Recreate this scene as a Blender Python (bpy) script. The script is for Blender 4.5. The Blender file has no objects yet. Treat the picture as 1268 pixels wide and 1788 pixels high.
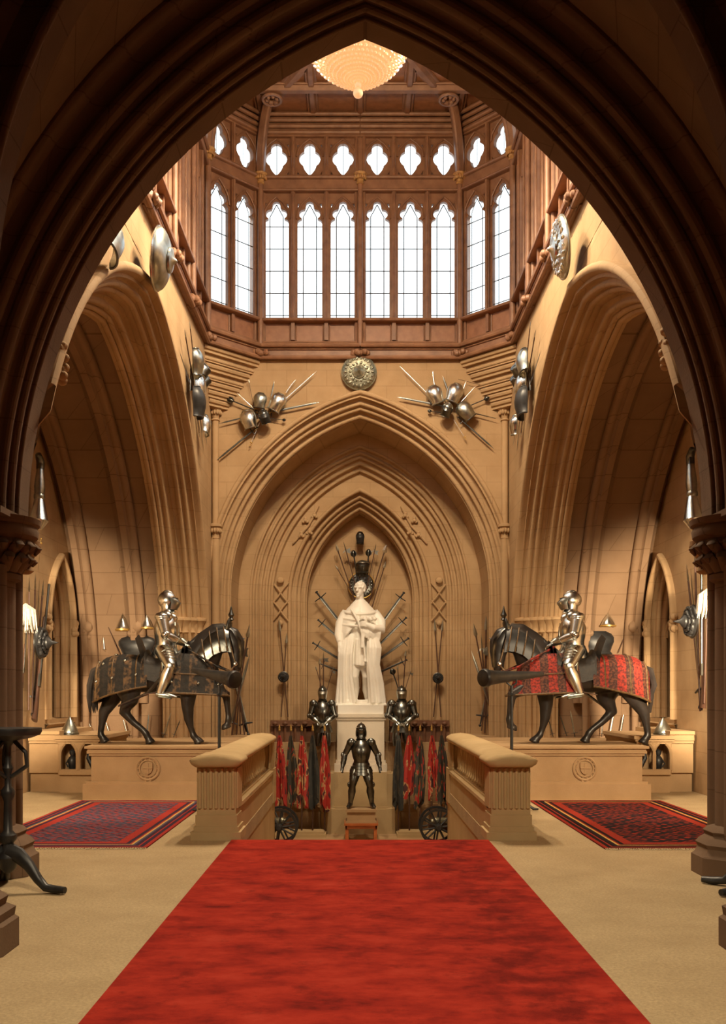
import bpy, bmesh, math, random
from mathutils import Vector as V, Matrix as MX, noise
from mathutils.geometry import tessellate_polygon
random.seed(11)
SC = bpy.context.scene
COL = SC.collection
PI = math.pi
R = math.radians

# ---------------------------------------------------------------- camera
VX, HY, F = 622.0, 1205.0, 1700.0        # vanishing point, horizon and focal length in pixels
CX, CZ = -0.09, 1.8
def P(px, py, Y):
    return V(((px - VX) * Y / F + CX, Y, CZ - (py - HY) * Y / F))
def PS(px, py, X):
    Y = (X - CX) * F / (px - VX)
    return V((X, Y, CZ - (py - HY) * Y / F))
cam = bpy.data.cameras.new('camera'); camo = bpy.data.objects.new('camera', cam); COL.objects.link(camo)
cam.sensor_fit = 'VERTICAL'; cam.sensor_height = 36.0; cam.lens = F / 1788 * 36.0
cam.shift_y = (HY - 894) / 1788; cam.shift_x = (634 - VX) / 1788
cam.clip_start = 0.05; cam.clip_end = 200
camo.location = (CX, 0, CZ); camo.rotation_euler = (PI / 2, 0, 0)
SC.camera = camo

# ---------------------------------------------------------------- mesh collector
class MB:
    def __init__(s): s.v = []; s.f = []
    def add(s, vs, fs, M=None):
        b = len(s.v)
        s.v.extend([(M @ V(p)) if M else V(p) for p in vs])
        s.f.extend([tuple(b + i for i in f) for f in fs])
        return s
    def box(s, lo, hi, M=None):
        x0, y0, z0 = lo; x1, y1, z1 = hi
        return s.add([(x0,y0,z0),(x1,y0,z0),(x1,y1,z0),(x0,y1,z0),(x0,y0,z1),(x1,y0,z1),(x1,y1,z1),(x0,y1,z1)],
              [(0,3,2,1),(4,5,6,7),(0,1,5,4),(1,2,6,5),(2,3,7,6),(3,0,4,7)], M)
    def tube(s, pts, rad, seg=8, M=None, ref=None, closed=False):
        pts = [V(p) for p in pts]; n = len(pts)
        if not isinstance(rad, (list, tuple)): rad = [rad] * n
        vs = []; fs = []; up = V(ref) if ref else None
        for i in range(n):
            if closed: d = pts[(i+1) % n] - pts[i-1]
            else: d = pts[min(i+1, n-1)] - pts[max(i-1, 0)]
            if d.length < 1e-9: d = V((0,0,1))
            d.normalize()
            if up is None: up = V((0,1,0)) if abs(d.y) < .9 else V((1,0,0))
            x = up - d * up.dot(d)
            if x.length < 1e-4: x = d.orthogonal()
            x.normalize(); y = d.cross(x)
            if not ref: up = x
            r = rad[i]; a, b = r if isinstance(r, (list, tuple)) else (r, r)
            for k in range(seg):
                t = 2*PI*k/seg
                vs.append(pts[i] + x*(a*math.cos(t)) + y*(b*math.sin(t)))
        m = n if closed else n-1
        for i in range(m):
            j = (i+1) % n
            for k in range(seg):
                l = (k+1) % seg
                fs.append((i*seg+k, i*seg+l, j*seg+l, j*seg+k))
        if not closed:
            fs.append(tuple(range(seg-1, -1, -1))); fs.append(tuple((n-1)*seg+k for k in range(seg)))
        return s.add(vs, fs, M)
    def lathe(s, prof, seg=20, M=None, a0=0, a1=2*PI):
        full = abs(a1-a0-2*PI) < 1e-6
        n = seg if full else seg+1
        vs = []; fs = []
        for r, z in prof:
            for k in range(n):
                t = a0 + (a1-a0)*k/seg
                vs.append((r*math.cos(t), r*math.sin(t), z))
        for i in range(len(prof)-1):
            for k in range(seg):
                l = (k+1) % n
                fs.append((i*n+k, i*n+l, (i+1)*n+l, (i+1)*n+k))
        if full and tuple(prof[0]) != tuple(prof[-1]):
            if prof[0][0] > 1e-5: fs.append(tuple(range(n-1, -1, -1)))
            if prof[-1][0] > 1e-5: fs.append(tuple((len(prof)-1)*n+k for k in range(n)))
        return s.add(vs, fs, M)
    def ell(s, c, r, M=None, seg=14, rings=9, rot=None):
        if not isinstance(r, (list, tuple)): r = (r, r, r)
        vs = []; fs = []
        for i in range(rings+1):
            a = PI*i/rings
            for k in range(seg):
                t = 2*PI*k/seg
                p = V((r[0]*math.sin(a)*math.cos(t), r[1]*math.sin(a)*math.sin(t), r[2]*math.cos(a)))
                if rot: p = rot @ p
                vs.append(V(c) + p)
        for i in range(rings):
            for k in range(seg):
                l = (k+1) % seg
                fs.append((i*seg+k, (i+1)*seg+k, (i+1)*seg+l, i*seg+l))
        return s.add(vs, fs, M)
    def prism(s, poly, t0, t1, M=None):
        """2D outline in x,z pushed along y from t0 to t1"""
        n = len(poly)
        vs = [(x, t0, z) for x, z in poly] + [(x, t1, z) for x, z in poly]
        tri = tessellate_polygon([[V((x, z, 0)) for x, z in poly]])
        fs = [tuple(t) for t in tri] + [tuple(n+i for i in t[::-1]) for t in tri]
        fs += [(i, (i+1) % n, n+(i+1) % n, n+i) for i in range(n)]
        return s.add(vs, fs, M)
    def grid(s, rows, M=None, wrap=False):
        n = len(rows[0]); vs = [p for r in rows for p in r]; fs = []
        for i in range(len(rows)-1):
            for k in range(n if wrap else n-1):
                l = (k+1) % n
                fs.append((i*n+k, i*n+l, (i+1)*n+l, (i+1)*n+k))
        return s.add(vs, fs, M)
    def mesh(s, name, mat, angle=40):
        me = bpy.data.meshes.new(name)
        me.from_pydata([tuple(p) for p in s.v], [], s.f)
        me.validate(clean_customdata=False)
        bm = bmesh.new(); bm.from_mesh(me)
        bmesh.ops.remove_doubles(bm, verts=bm.verts, dist=1e-5)
        bmesh.ops.recalc_face_normals(bm, faces=bm.faces)
        bm.to_mesh(me); bm.free()
        if mat: me.materials.append(mat)
        me.shade_smooth()
        if angle < 180: me.set_sharp_from_angle(angle=R(angle))
        me.update()
        return me
    def build(s, name, mat, parent=None, angle=40):
        return link(name, s.mesh(name, mat, angle), parent)

def link(name, me, parent=None):
    o = bpy.data.objects.new(name, me); COL.objects.link(o)
    if parent: o.parent = parent
    return o
def empty(name, M=None):
    o = bpy.data.objects.new(name, None); COL.objects.link(o); o.empty_display_size = .1
    if M is not None: o.matrix_world = M
    return o
def tag(o, label, cat, group=None):
    o['label'] = label; o['category'] = cat
    if group: o['group'] = group
    return o
def struct(o, label=None):
    o['kind'] = 'structure'
    if label: o['label'] = label
    return o
def T(x, y=0, z=0): return MX.Translation(V((x, y, z)))
def RZ(a): return MX.Rotation(a, 4, 'Z')
def RX(a): return MX.Rotation(a, 4, 'X')
def RY(a): return MX.Rotation(a, 4, 'Y')
def SCL(x, y, z): return MX.Diagonal((x, y, z, 1))
def copy_tree(o, parent=None):
    c = o.copy(); COL.objects.link(c)
    if parent:
        c.parent = parent
    for ch in list(o.children): copy_tree(ch, c)
    return c

def fused(name, mb, mat, voxel, smooth, parent=None, disp=None):
    """many overlapping volumes melted into one continuous skin"""
    me0 = mb.mesh('tmp', None)
    o = bpy.data.objects.new('tmp', me0); COL.objects.link(o)
    m = o.modifiers.new('r', 'REMESH'); m.mode = 'VOXEL'; m.voxel_size = voxel; m.use_smooth_shade = True
    k = o.modifiers.new('s', 'SMOOTH'); k.factor = .5; k.iterations = smooth
    dg = bpy.context.evaluated_depsgraph_get(); dg.update()
    me = bpy.data.meshes.new_from_object(o.evaluated_get(dg))
    bpy.data.objects.remove(o); bpy.data.meshes.remove(me0)
    me.name = name; me.materials.clear(); me.materials.append(mat)
    if disp:
        me.update()
        ns = [v.normal.copy() for v in me.vertices]
        for v, nn in zip(me.vertices, ns): v.co += nn * disp(v.co)
    me.shade_smooth(); me.update()
    return link(name, me, parent)

# ---------------------------------------------------------------- materials
def mat(name):
    m = bpy.data.materials.new(name); m.use_nodes = True
    nt = m.node_tree; b = nt.nodes['Principled BSDF']
    return m, nt, b
def nd(nt, t, **kw):
    n = nt.nodes.new(t)
    for k, v in kw.items():
        if k in n.inputs: n.inputs[k].default_value = v
        else: setattr(n, k, v)
    return n
def ramp(nt, fac, stops):
    r = nd(nt, 'ShaderNodeValToRGB'); e = r.color_ramp.elements
    while len(e) < len(stops): e.new(.5)
    for i, (p, c) in enumerate(stops): e[i].position = p; e[i].color = (*c, 1)
    nt.links.new(fac, r.inputs[0]); return r.outputs[0]
def noisy(name, c0, c1, scale=6, rough=.8, metal=0, bump=.0, bscale=60, detail=4, spec=.5, coat=0):
    m, nt, b = mat(name)
    tc = nd(nt, 'ShaderNodeTexCoord')
    n = nd(nt, 'ShaderNodeTexNoise', Scale=scale, Detail=detail)
    nt.links.new(tc.outputs['Object'], n.inputs['Vector'])
    nt.links.new(ramp(nt, n.outputs['Fac'], [(.3, c0), (.7, c1)]), b.inputs['Base Color'])
    b.inputs['Roughness'].default_value = rough; b.inputs['Metallic'].default_value = metal
    b.inputs['Specular IOR Level'].default_value = spec
    if bump:
        n2 = nd(nt, 'ShaderNodeTexNoise', Scale=bscale, Detail=3)
        nt.links.new(tc.outputs['Object'], n2.inputs['Vector'])
        bp = nd(nt, 'ShaderNodeBump', Strength=bump, Distance=.01)
        nt.links.new(n2.outputs['Fac'], bp.inputs['Height']); nt.links.new(bp.outputs[0], b.inputs['Normal'])
    return m
def stone(name, c0, c1, joint=.0, bw=.9, bh=.36):
    m, nt, b = mat(name)
    L = nt.links.new
    tc = nd(nt, 'ShaderNodeTexCoord')
    n = nd(nt, 'ShaderNodeTexNoise', Scale=1.3, Detail=6, Roughness=.6)
    L(tc.outputs['Object'], n.inputs['Vector'])
    colr = ramp(nt, n.outputs['Fac'], [(.3, c0), (.7, c1)])
    n2 = nd(nt, 'ShaderNodeTexNoise', Scale=45, Detail=4)
    L(tc.outputs['Object'], n2.inputs['Vector'])
    if joint:
        sp = nd(nt, 'ShaderNodeSeparateXYZ'); L(tc.outputs['Object'], sp.inputs[0])
        ad = nd(nt, 'ShaderNodeMath', operation='ADD'); L(sp.outputs[0], ad.inputs[0]); L(sp.outputs[1], ad.inputs[1])
        cb = nd(nt, 'ShaderNodeCombineXYZ'); L(ad.outputs[0], cb.inputs[0]); L(sp.outputs[2], cb.inputs[1])
        br = nd(nt, 'ShaderNodeTexBrick', Scale=1.0); L(cb.outputs[0], br.inputs['Vector'])
        br.inputs['Color1'].default_value = (1,1,1,1); br.inputs['Color2'].default_value = (.9,.88,.86,1); br.inputs['Mortar'].default_value = (.55,.5,.45,1)
        br.inputs['Mortar Size'].default_value = .006; br.inputs['Brick Width'].default_value = bw; br.inputs['Row Height'].default_value = bh
        mx = nd(nt, 'ShaderNodeMix', data_type='RGBA', blend_type='MULTIPLY'); mx.inputs[0].default_value = joint
        L(colr, mx.inputs[6]); L(br.outputs['Color'], mx.inputs[7]); colr = mx.outputs[2]
    L(colr, b.inputs['Base Color']); b.inputs['Roughness'].default_value = .85; b.inputs['Specular IOR Level'].default_value = .25
    bp = nd(nt, 'ShaderNodeBump', Strength=.25, Distance=.01); L(n2.outputs['Fac'], bp.inputs['Height']); L(bp.outputs[0], b.inputs['Normal'])
    return m

STONE = stone('ashlar_stone', (.37,.236,.120), (.48,.322,.176), joint=.5)
STONE_PLAIN = stone('carved_stone', (.37,.236,.120), (.48,.322,.176))
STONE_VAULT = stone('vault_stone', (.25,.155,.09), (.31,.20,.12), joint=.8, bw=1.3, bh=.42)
STONE_DARK = stone('brown_shaded_vestibule_stone', (.14,.088,.055), (.19,.122,.078), joint=.7, bw=1.1, bh=.4)  # brown stone, darkened further so the vestibule's shade sits in its colour
STONE_BAL = stone('balustrade_stone', (.44,.315,.16), (.54,.395,.215))
OAK = noisy('oak', (.19,.088,.044), (.29,.142,.072), scale=5, rough=.5, bump=.15)
OAK_PANEL = noisy('oak_panel', (.24,.105,.048), (.34,.152,.072), scale=8, rough=.5)
OAK_DARK = noisy('dark_oak', (.12,.05,.025), (.18,.08,.04), scale=5, rough=.6)
GILT = noisy('gilt', (.5,.3,.08), (.75,.5,.15), scale=20, rough=.4, metal=.7)
LEAD = noisy('lead', (.06,.06,.065), (.1,.1,.1), rough=.6)
STEEL = noisy('polished_steel', (.62,.64,.60), (.78,.79,.76), scale=9, rough=.24, metal=1, bump=.06, bscale=25)
STEEL_GREY = noisy('worn_steel', (.34,.36,.33), (.55,.56,.50), scale=9, rough=.3, metal=1, bump=.1, bscale=25)
STEEL_DARK = noisy('blued_steel', (.10,.105,.10), (.22,.225,.21), scale=9, rough=.28, metal=1, bump=.1, bscale=25)
IRON = noisy('black_iron', (.012,.012,.013), (.03,.03,.03), scale=9, rough=.42, spec=.5)
WOOD_DARK = noisy('dark_haft', (.05,.022,.014), (.1,.045,.025), scale=9, rough=.5)
BRONZE = noisy('dark_bronze', (.16,.17,.12), (.42,.40,.30), scale=16, rough=.4, metal=.85, bump=.8, bscale=22)
MARBLE = noisy('white_marble', (.80,.76,.68), (.88,.85,.78), scale=3, rough=.45)
PED = stone('pedestal_marble', (.66,.57,.45), (.74,.66,.53))
FLOORM, nt, b = mat('floor_stone')
tc = nd(nt, 'ShaderNodeTexCoord'); n1 = nd(nt, 'ShaderNodeTexNoise', Scale=1.4, Detail=8, Roughness=.65); n2 = nd(nt, 'ShaderNodeTexNoise', Scale=42, Detail=5, Roughness=.8)
nt.links.new(tc.outputs['Object'], n1.inputs['Vector']); nt.links.new(tc.outputs['Object'], n2.inputs['Vector'])
ca = ramp(nt, n1.outputs['Fac'], [(.3, (.39,.285,.155)), (.7, (.50,.38,.22))]); cb = ramp(nt, n2.outputs['Fac'], [(.35, (.72,.70,.66)), (.65, (1.1,1.08,1.04))])
mx = nd(nt, 'ShaderNodeMix', data_type='RGBA', blend_type='MULTIPLY'); mx.inputs[0].default_value = 1; nt.links.new(ca, mx.inputs[6]); nt.links.new(cb, mx.inputs[7]); nt.links.new(mx.outputs[2], b.inputs['Base Color'])
b.inputs['Roughness'].default_value = .85; bp = nd(nt, 'ShaderNodeBump', Strength=.5, Distance=.01); nt.links.new(n2.outputs['Fac'], bp.inputs['Height']); nt.links.new(bp.outputs[0], b.inputs['Normal'])
HORSE_BLACK = noisy('black_horse_coat', (.012,.010,.009), (.035,.028,.025), scale=5, rough=.35)
def lerp(a, b, t): return a + (b-a)*t
# ---------------------------------------------------------------- pointed arches and swept mouldings
class Arch:
    def __init__(s, sp, c, z0): s.sp, s.c, s.z0 = sp, c, z0
    ls = 1.0
    cut = None                                            # the front foot may stop on a capital at this height
    def half(s, u, zb, n, cut=None):
        r = s.sp + s.c + u; w = s.sp + u
        th = math.acos(max(-1, min(1, s.c / r)))
        t0 = math.asin((cut - s.z0) / r) if cut else 0
        left = [(-w, zb)] if not cut and zb < s.z0 - 1e-6 else []
        left += [(s.c - r*math.cos(t0 + (th-t0)*i/n), s.z0 + r*math.sin(t0 + (th-t0)*i/n)) for i in range(n+1)]
        left[-1] = (0.0, left[-1][1])
        return left
    def path(s, u, zb, n=22):
        return [(x*s.ls, z) for x, z in s.half(u, zb, n, s.cut)] + [(-x, z) for x, z in s.half(u, zb, n)[-2::-1]]
    def apex(s, u=0):
        r = s.sp + s.c + u
        return s.z0 + math.sqrt(r*r - s.c*s.c)
def mould(p0, p1, pat, amp=1.0):
    """profile points from p0 to p1; R roll, H hollow, F fillet (equal shares weighted)"""
    w = {'R': 1.0, 'H': 1.0, 'F': .35, 'r': .5, 'h': .5}
    tot = sum(w[c] for c in pat)
    d = V((p1[0]-p0[0], p1[1]-p0[1])); L = d.length; d = d / L; n = V((-d.y, d.x))
    if n.x > 0 or (abs(n.x) < 1e-6 and n.y > 0): n = -n
    out = [V(p0)]; t = 0
    for ch in pat:
        k = L*w[ch]/tot; a = V(p0) + d*t; r = k/2
        if ch == 'F':
            out += [a + d*k]
        else:
            sg = 1 if ch in 'Rr' else -.8
            for i in range(1, 7):
                an = PI*i/6
                out.append(a + d*(r - r*math.cos(an)) + n*(sg*amp*r*math.sin(an)))
        t += k
    return [(p.x, p.y) for p in out]
def sweep(mb, arch, prof, zb, fr, n=22):
    cols = [arch.path(u, zb, n) for u, v in prof]
    rows = [[fr(x, v, z) for x, z in col] for (u, v), col in zip(prof, cols)]
    mb.grid(rows)
def wall_with_arch(mb, arch, u, x0, x1, zb, zt, fr, v=0, n=22):
    pts = [(x0, arch.cut or zb)] + arch.path(u, zb, n) + [(x1, zb), (x1, zt), (x0, zt)]
    tri = tessellate_polygon([[V((x, z, 0)) for x, z in pts]])
    mb.add([fr(x, v, z) for x, z in pts], [tuple(t) for t in tri])
def fill_arch(mb, arch, u, zb, fr, v, n=22):
    pts = arch.path(u, zb, n)
    tri = tessellate_polygon([[V((x, z, 0)) for x, z in pts]])
    mb.add([fr(x, v, z) for x, z in pts], [tuple(t) for t in tri])

XS, YR, YN, YF = 3.34, 21.9, 9.9, 8.9       # crossing: side planes, rear plane, near arch back and front
YC = 15.2; XE = 5.9; LZ = 9.2               # transept axis, end walls, lantern base
ZL = -1.55                                  # half landing
REAR = Arch(3.4, 1.2, 4.0)
SIDE = Arch(5.8, .9, 1.53)
NEAR = Arch(3.42, 1.86, 3.46)
SIDE.cut = 3.36; SIDE.ls = 1.065
FORE = Arch(2.62, 1.42, 4.45)

# --- rear wall with its deep stepped recess
fr = lambda x, v, z: V((x, YR + v, z))
mb = MB()
wall_with_arch(mb, REAR, .10, -XS-.6, XS+.6, ZL, LZ+.15, fr)
prof = [(.10, 0), (.10, -.06)] + mould((.10, -.06), (-.06, -.06), 'RF') + mould((-.06, 0), (-.42, .35), 'HRFRHR')[0:] + [(-.45, .36), (-.5, 1.3), (-.74, 1.3)] \
     + mould((-.76, 1.3), (-1.3, 1.66), 'RHRFRHRHR') + [(-1.33, 1.70), (-1.64, 1.70)] + mould((-1.66, 1.66), (-2.06, 2.1), 'RHRFRHR') + [(-2.1, 2.12), (-2.1, 2.5)]
sweep(mb, REAR, prof, ZL, fr)
fill_arch(mb, REAR, -2.1, ZL, fr, 2.5)
wall_rear = struct(mb.build('wall_rear', STONE, angle=30))
# blind tracery of the band between the two bundles: crossed ribs and trefoil bosses
mb = MB()
for s in (-1, 1):
    Y = YR + 1.66
    for zc in (4.15, 3.72):
        for a, b in (((-.2, -.26), (.2, .26)), ((.2, -.26), (-.2, .26))):
            x = s*1.92
            mb.tube([(x+a[0], Y, zc+a[1]), (x + .25*a[0], Y-.02, zc+.3*a[1]), (x+.25*b[0], Y-.02, zc+.3*b[1]), (x+b[0], Y, zc+b[1])], .022, 6)
    mb.ell((s*1.92, Y-.02, 4.45), (.09,.05,.08)); mb.ell((s*1.92, Y-.02, 3.42), (.07,.05,.07))
    for k, (xx, zz) in enumerate(((1.22, 5.62), (1.32, 5.9), (1.42, 5.55), (1.1, 6.02))):
        mb.ell((s*xx, Y, zz), (.055,.05,.05))
        for q in range(3): mb.ell((s*xx + .055*math.sin(q*2.1), Y, zz + .055*math.cos(q*2.1)), (.04,.035,.04), seg=10, rings=7)
    mb.tube([(s*1.62, Y, 5.35), (s*1.4, Y, 5.6), (s*1.24, Y, 5.78)], .025, 6)
    mb.tube([(s*1.0, Y, 6.25), (s*1.15, Y, 5.95), (s*1.24, Y, 5.78)], .025, 6)
struct(mb.build('trim_1', STONE_PLAIN))
# wainscot rail and panels round the landing
mb = MB()
for s in (-1, 1):
    x0, x1 = (.72, 2.15)
    y = YR + 1.5
    mb.box((min(s*x0, s*x1), y, .93), (max(s*x0, s*x1), y+.6, 1.07))
    mb.box((min(s*x0, s*x1), y+.1, .55), (max(s*x0, s*x1), y+.6, .93))
    for k in range(6):
        xx = s*(x0 + .12 + k*.24)
        mb.ell((xx, y, 1.0), (.07, .04, .05), seg=8, rings=5)
        mb.tube([(xx, y+.06, .55), (xx, y+.06, .93)], .03, 6)
struct(mb.build('trim_2', OAK_DARK))
mb = MB()
for s in (-1, 1):
    mb.box((min(s*.5, s*2.9), YR+1.2, ZL), (max(s*.5, s*2.9), YR+1.9, -.98))
    mb.box((min(s*.5, s*2.9), YR+1.14, -.98), (max(s*.5, s*2.9), YR+1.9, -.90))
    mb.box((min(s*.5, s*2.9), YR+1.3, -.9), (max(s*.5, s*2.9), YR+1.9, .55))
    mb.box((min(s*2.5, s*3.5), YR+.3, ZL), (max(s*2.5, s*3.5), YR+1.9, .0))
    mb.box((min(s*2.66, s*3.5), YR+1.3, ZL), (max(s*2.66, s*3.5), YR+1.9, .6))
struct(mb.build('wall_landing', STONE))
# corner shafts on the rear wall
for s, nm in ((-1, 'trim_3'), (1, 'trim_4')):
    mb = MB(); x = s*3.25
    mb.tube([(x, YR-.04, 3.2), (x, YR-.04, 5.3)], .09, 12); mb.tube([(x, YR-.04, 5.4), (x, YR-.04, 7.95)], .075, 12)
    for z0, r in ((5.3, .13), (7.95, .15)):
        mb.lathe([(.07, -.12), (.10, -.1), (.075, -.06), (.09, 0), (r, .14), (r+.03, .16), (r+.03, .22), (.08, .24)], 14, T(x, YR-.04, z0))
        for k in range(7):
            a = PI + PI*k/6
            mb.ell((x + .12*math.cos(a), YR-.04 + .12*math.sin(a), z0+.07), (.035,.035,.06), seg=6, rings=5)
    mb.box((x-.1, YR-.14, 8.2), (x+.1, YR+.05, 8.5))
    struct(mb.build(nm, STONE_PLAIN))

# --- side walls, transepts
SW = {}
for s, nm in ((-1, 'left'), (1, 'right')):
    fr = lambda x, v, z, s=s: V((s*(XS + (v if YC + x > YN else max(v, .12))), max(YN + .005, YC + x), z))
    mb = MB()
    wall_with_arch(mb, SIDE, .0, YN-.75-YC, YR+.02-YC, ZL, LZ+.15, fr)
    prof = [(0, 0), (0, -.07)] + mould((0, -.07), (-.13, -.07), 'R') + [(-.15, 0), (-.20, .0)] + mould((-.20, .02), (-.62, .75), 'HRFRHHRFRR', .9) + [(-.63, .8), (-.50, .8), (-.50, .84)]
    sweep(mb, SIDE, prof, 0, fr)
    struct(mb.build('wall_'+nm, STONE, angle=30))
    mb = MB()
    sweep(mb, SIDE, [(-.5, .78), (-.5, XE - XS)], -.2, fr, 30)
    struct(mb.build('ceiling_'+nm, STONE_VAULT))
    for k, vv in enumerate((1.35, XE - XS - .18)):
        mb = MB()
        sweep(mb, SIDE, [(-.5, vv-.2)] + mould((-.5, vv-.2), (-.68, vv-.06), 'RF')+ [(-.70, vv-.06), (-.70, vv+.06)] + [(-.68, vv+.08), (-.6, vv+.1), (-.5, vv+.2)], 3.1, fr, 30)
        # foliate corbels on which the rib stands
        for e in (-1, 1):
            for j in range(5):
                mb.ell(fr(e*(5.6-.62+.02*j), vv + .07*((j*7) % 3 - 1), 3.12 - .07*j), (.13-.018*j,)*3, seg=8, rings=6)
            mb.tube([fr(e*(5.6-.52), vv, 0), fr(e*(5.6-.52), vv, 3.0)], .07, 10)
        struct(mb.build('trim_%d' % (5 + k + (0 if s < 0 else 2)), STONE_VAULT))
    # capital band of the bundle at the rear pier
    mb = MB()
    for e in (-1, 1):
        for j in range(6):
            t = j/5
            c = fr(e*(5.42 - .42*t), .08 + .66*t, 3.14)
            mb.lathe([(.05, -.16), (.09, -.13), (.07, -.08), (.09, 0), (.14, .10), (.16, .12), (.16, .17), (.10, .19)], 10, T(*c))
    struct(mb.build('trim_%d' % (9 if s < 0 else 10), STONE_PLAIN))
    # carved stop on the front haunch of the hood
    mb = MB(); c = PS(91, 628, -XS-.02) if s < 0 else PS(1180, 602, XS+.02)
    for j in range(12): mb.ell(c + V((-s*.09 - .03*s*math.sin(j*2.1), .06*math.cos(j*1.7), .035*(j-6))), (.06,.06,.05), seg=8, rings=6)
    struct(mb.build('trim_%d' % (42 if s < 0 else 43), STONE_PLAIN))
    # end wall with a blind, recessed traceried window
    win = Arch(.72, .72, 3.05); yw, wz = 19.05, 1.25
    frw = lambda x, v, z, s=s: V((s*(XE + v), yw + x, z))
    mb = MB()
    pts = [(-yw+YC-6, -.2), (-yw+YC+6, -.2), (-yw+YC+6, 8.6), (-yw+YC-6, 8.6)]
    hole = [p for p in win.path(.0, wz)]
    tri = tessellate_polygon([[V((x, z, 0)) for x, z in pts], [V((x, z, 0)) for x, z in hole[::-1]]])
    allp = pts + hole[::-1]
    mb.add([frw(x, 0, z) for x, z in allp], [tuple(t) for t in tri])
    sweep(mb, win, [(.16, 0), (.16, -.06)] + mould((.16, -.06), (.05, -.06), 'R') + [(.03, 0)] + mould((.02, 0), (-.16, .3), 'HRFR') + [(-.17, .34)], wz, frw, 14)
    mb.add([frw(-.9, -.06, wz-.1), frw(.9, -.06, wz-.1), frw(.9, .34, wz+.02), frw(-.9, .34, wz+.02), frw(-.9, 0, wz-.2), frw(.9, 0, wz-.2)], [(0,1,2,3), (4,5,1,0)])
    struct(mb.build('wall_end_'+nm, STONE, angle=30))
    we = struct(empty('window_%d' % (1 if s < 0 else 2)))
    mb = MB(); fill_arch(mb, win, -.16, wz, frw, .32, 14)
    DG = bpy.data.materials.get('dark_recess_back') or noisy('dark_recess_back', (.02,.018,.015), (.06,.05,.04), scale=12, rough=.25)  # back of the blind window, coloured near black for the shade of its depth
    mb.build('pane', DG, we)
    mb = MB()
    for xx in (-.19, .19):
        mb.tube([frw(xx, .26, wz), frw(xx, .26, 3.05)], .035, 8)
    for xc in (-.38, 0, .38):
        a = Arch(.19, .25, 2.8)
        pp = a.path(0, 2.8, 8)
        mb.tube([frw(xc + x, .26, z) for x, z in pp], .03, 6)
        for dx in (-.09, .09): mb.tube([frw(xc+dx*2, .26, 2.85), frw(xc+dx, .26, 2.86), frw(xc+dx*.8, .26, 2.98)], .02, 5)
    for xc, zc in ((-.19, 3.4), (.19, 3.4), (0, 3.78)):
        for q in range(4):
            a = q*PI/2 + PI/4
            ring = [frw(xc + .07*math.cos(a) + .075*math.cos(2*PI*k/10), .26, zc + .09*math.sin(a) + .075*math.sin(2*PI*k/10)) for k in range(10)]
            mb.tube(ring, .018, 5, closed=True)
    mb.build('tracery', STONE_PLAIN, we)
    mb = MB()
    for e in (-1, 1):
        for j in range(6):
            mb.ell(frw(e*(.80+.05*((j*5) % 3)), -.06, 2.95 + .07*((j*7) % 4)), .075, seg=7, rings=5)
    mb.build('carved_stop', STONE_PLAIN, we)

# --- near arch (seen from the dark vestibule) with its columns
fr = lambda x, v, z: V((x, YF + v, z))
mb = MB()
wall_with_arch(mb, NEAR, .55, -7.2, 7.2, 3.46, 9.6, fr)
prof = [(.62, -.10)] + mould((.62, -.10), (.50, -.05), 'R') + mould((.48, 0), (.14, .30), 'HRFR') + mould((.13, .32), (.0, .70), 'HRFRhr') + [(.0, .72), (.0, .98), (.1, 1.0)] + mould((.1, 1.0), (.3, 1.0), 'F')
sweep(mb, NEAR, prof, 3.46, fr, 30)
wall_with_arch(mb, NEAR, .1, -7.2, 7.2, 3.46, 9.6, fr, v=1.0)
for s in (-1, 1):                                          # the pier narrows to the column below the capital
    mb.box((min(s*3.95, s*7.2), .05, -.2), (max(s*3.95, s*7.2), .95, 3.5), T(0, YF, 0))
    mb.box((min(s*3.36, s*7.2), .05, 3.44), (max(s*3.36, s*7.2), .98, 3.5), T(0, YF, 0))
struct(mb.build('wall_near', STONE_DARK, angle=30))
for s, nm in ((-1, 'trim_11'), (1, 'trim_12')):
    mb = MB(); x, y = s*3.66, 9.55
    for dx, dy, r in ((0, 0, .22), (-.12*s, -.22, .1), (-.1*s, .28, .1)):
        mb.tube([(x+dx, y+dy, .3), (x+dx, y+dy, 3.0)], r, 18)
    mb.lathe([(.44, 0), (.44, .18), (.41, .2), (.38, .26), (.40, .3), (.37, .34), (.31, .38), (.33, .42), (.29, .46), (.2, .48)], 8, T(x, y, 0) @ RZ(PI/8))
    mb.lathe([(.23, 2.86), (.27, 2.88), (.27, 2.93), (.24, 2.96), (.27, 3.05), (.36, 3.2), (.40, 3.22), (.38, 3.26), (.43, 3.30), (.44, 3.36), (.42, 3.40), (.45, 3.42), (.46, 3.47), (.2, 3.5)], 24, T(x, y, 0))
    for k in range(16):                                    # two tiers of curling leaves on the bell
        for q, (r0, z0, r1, z1) in enumerate(((.26, 2.95, .40, 3.10), (.28, 3.06, .44, 3.22))):
            a = 2*PI*(k + .5*q)/16; c_, s_ = math.cos(a), math.sin(a)
            mb.tube([(x + c_*r, y + s_*r, z) for r, z in ((r0, z0), (lerp(r0, r1, .35), lerp(z0, z1, .6)), (lerp(r0, r1, .8), z1), (r1, z1-.03), (r1-.03, z1-.07))], [(.05,.02), (.065,.03), (.055,.035), (.04,.03), (.015,.015)], 8, ref=(-s_, c_, 0))
    struct(mb.build(nm, STONE_DARK))

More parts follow.
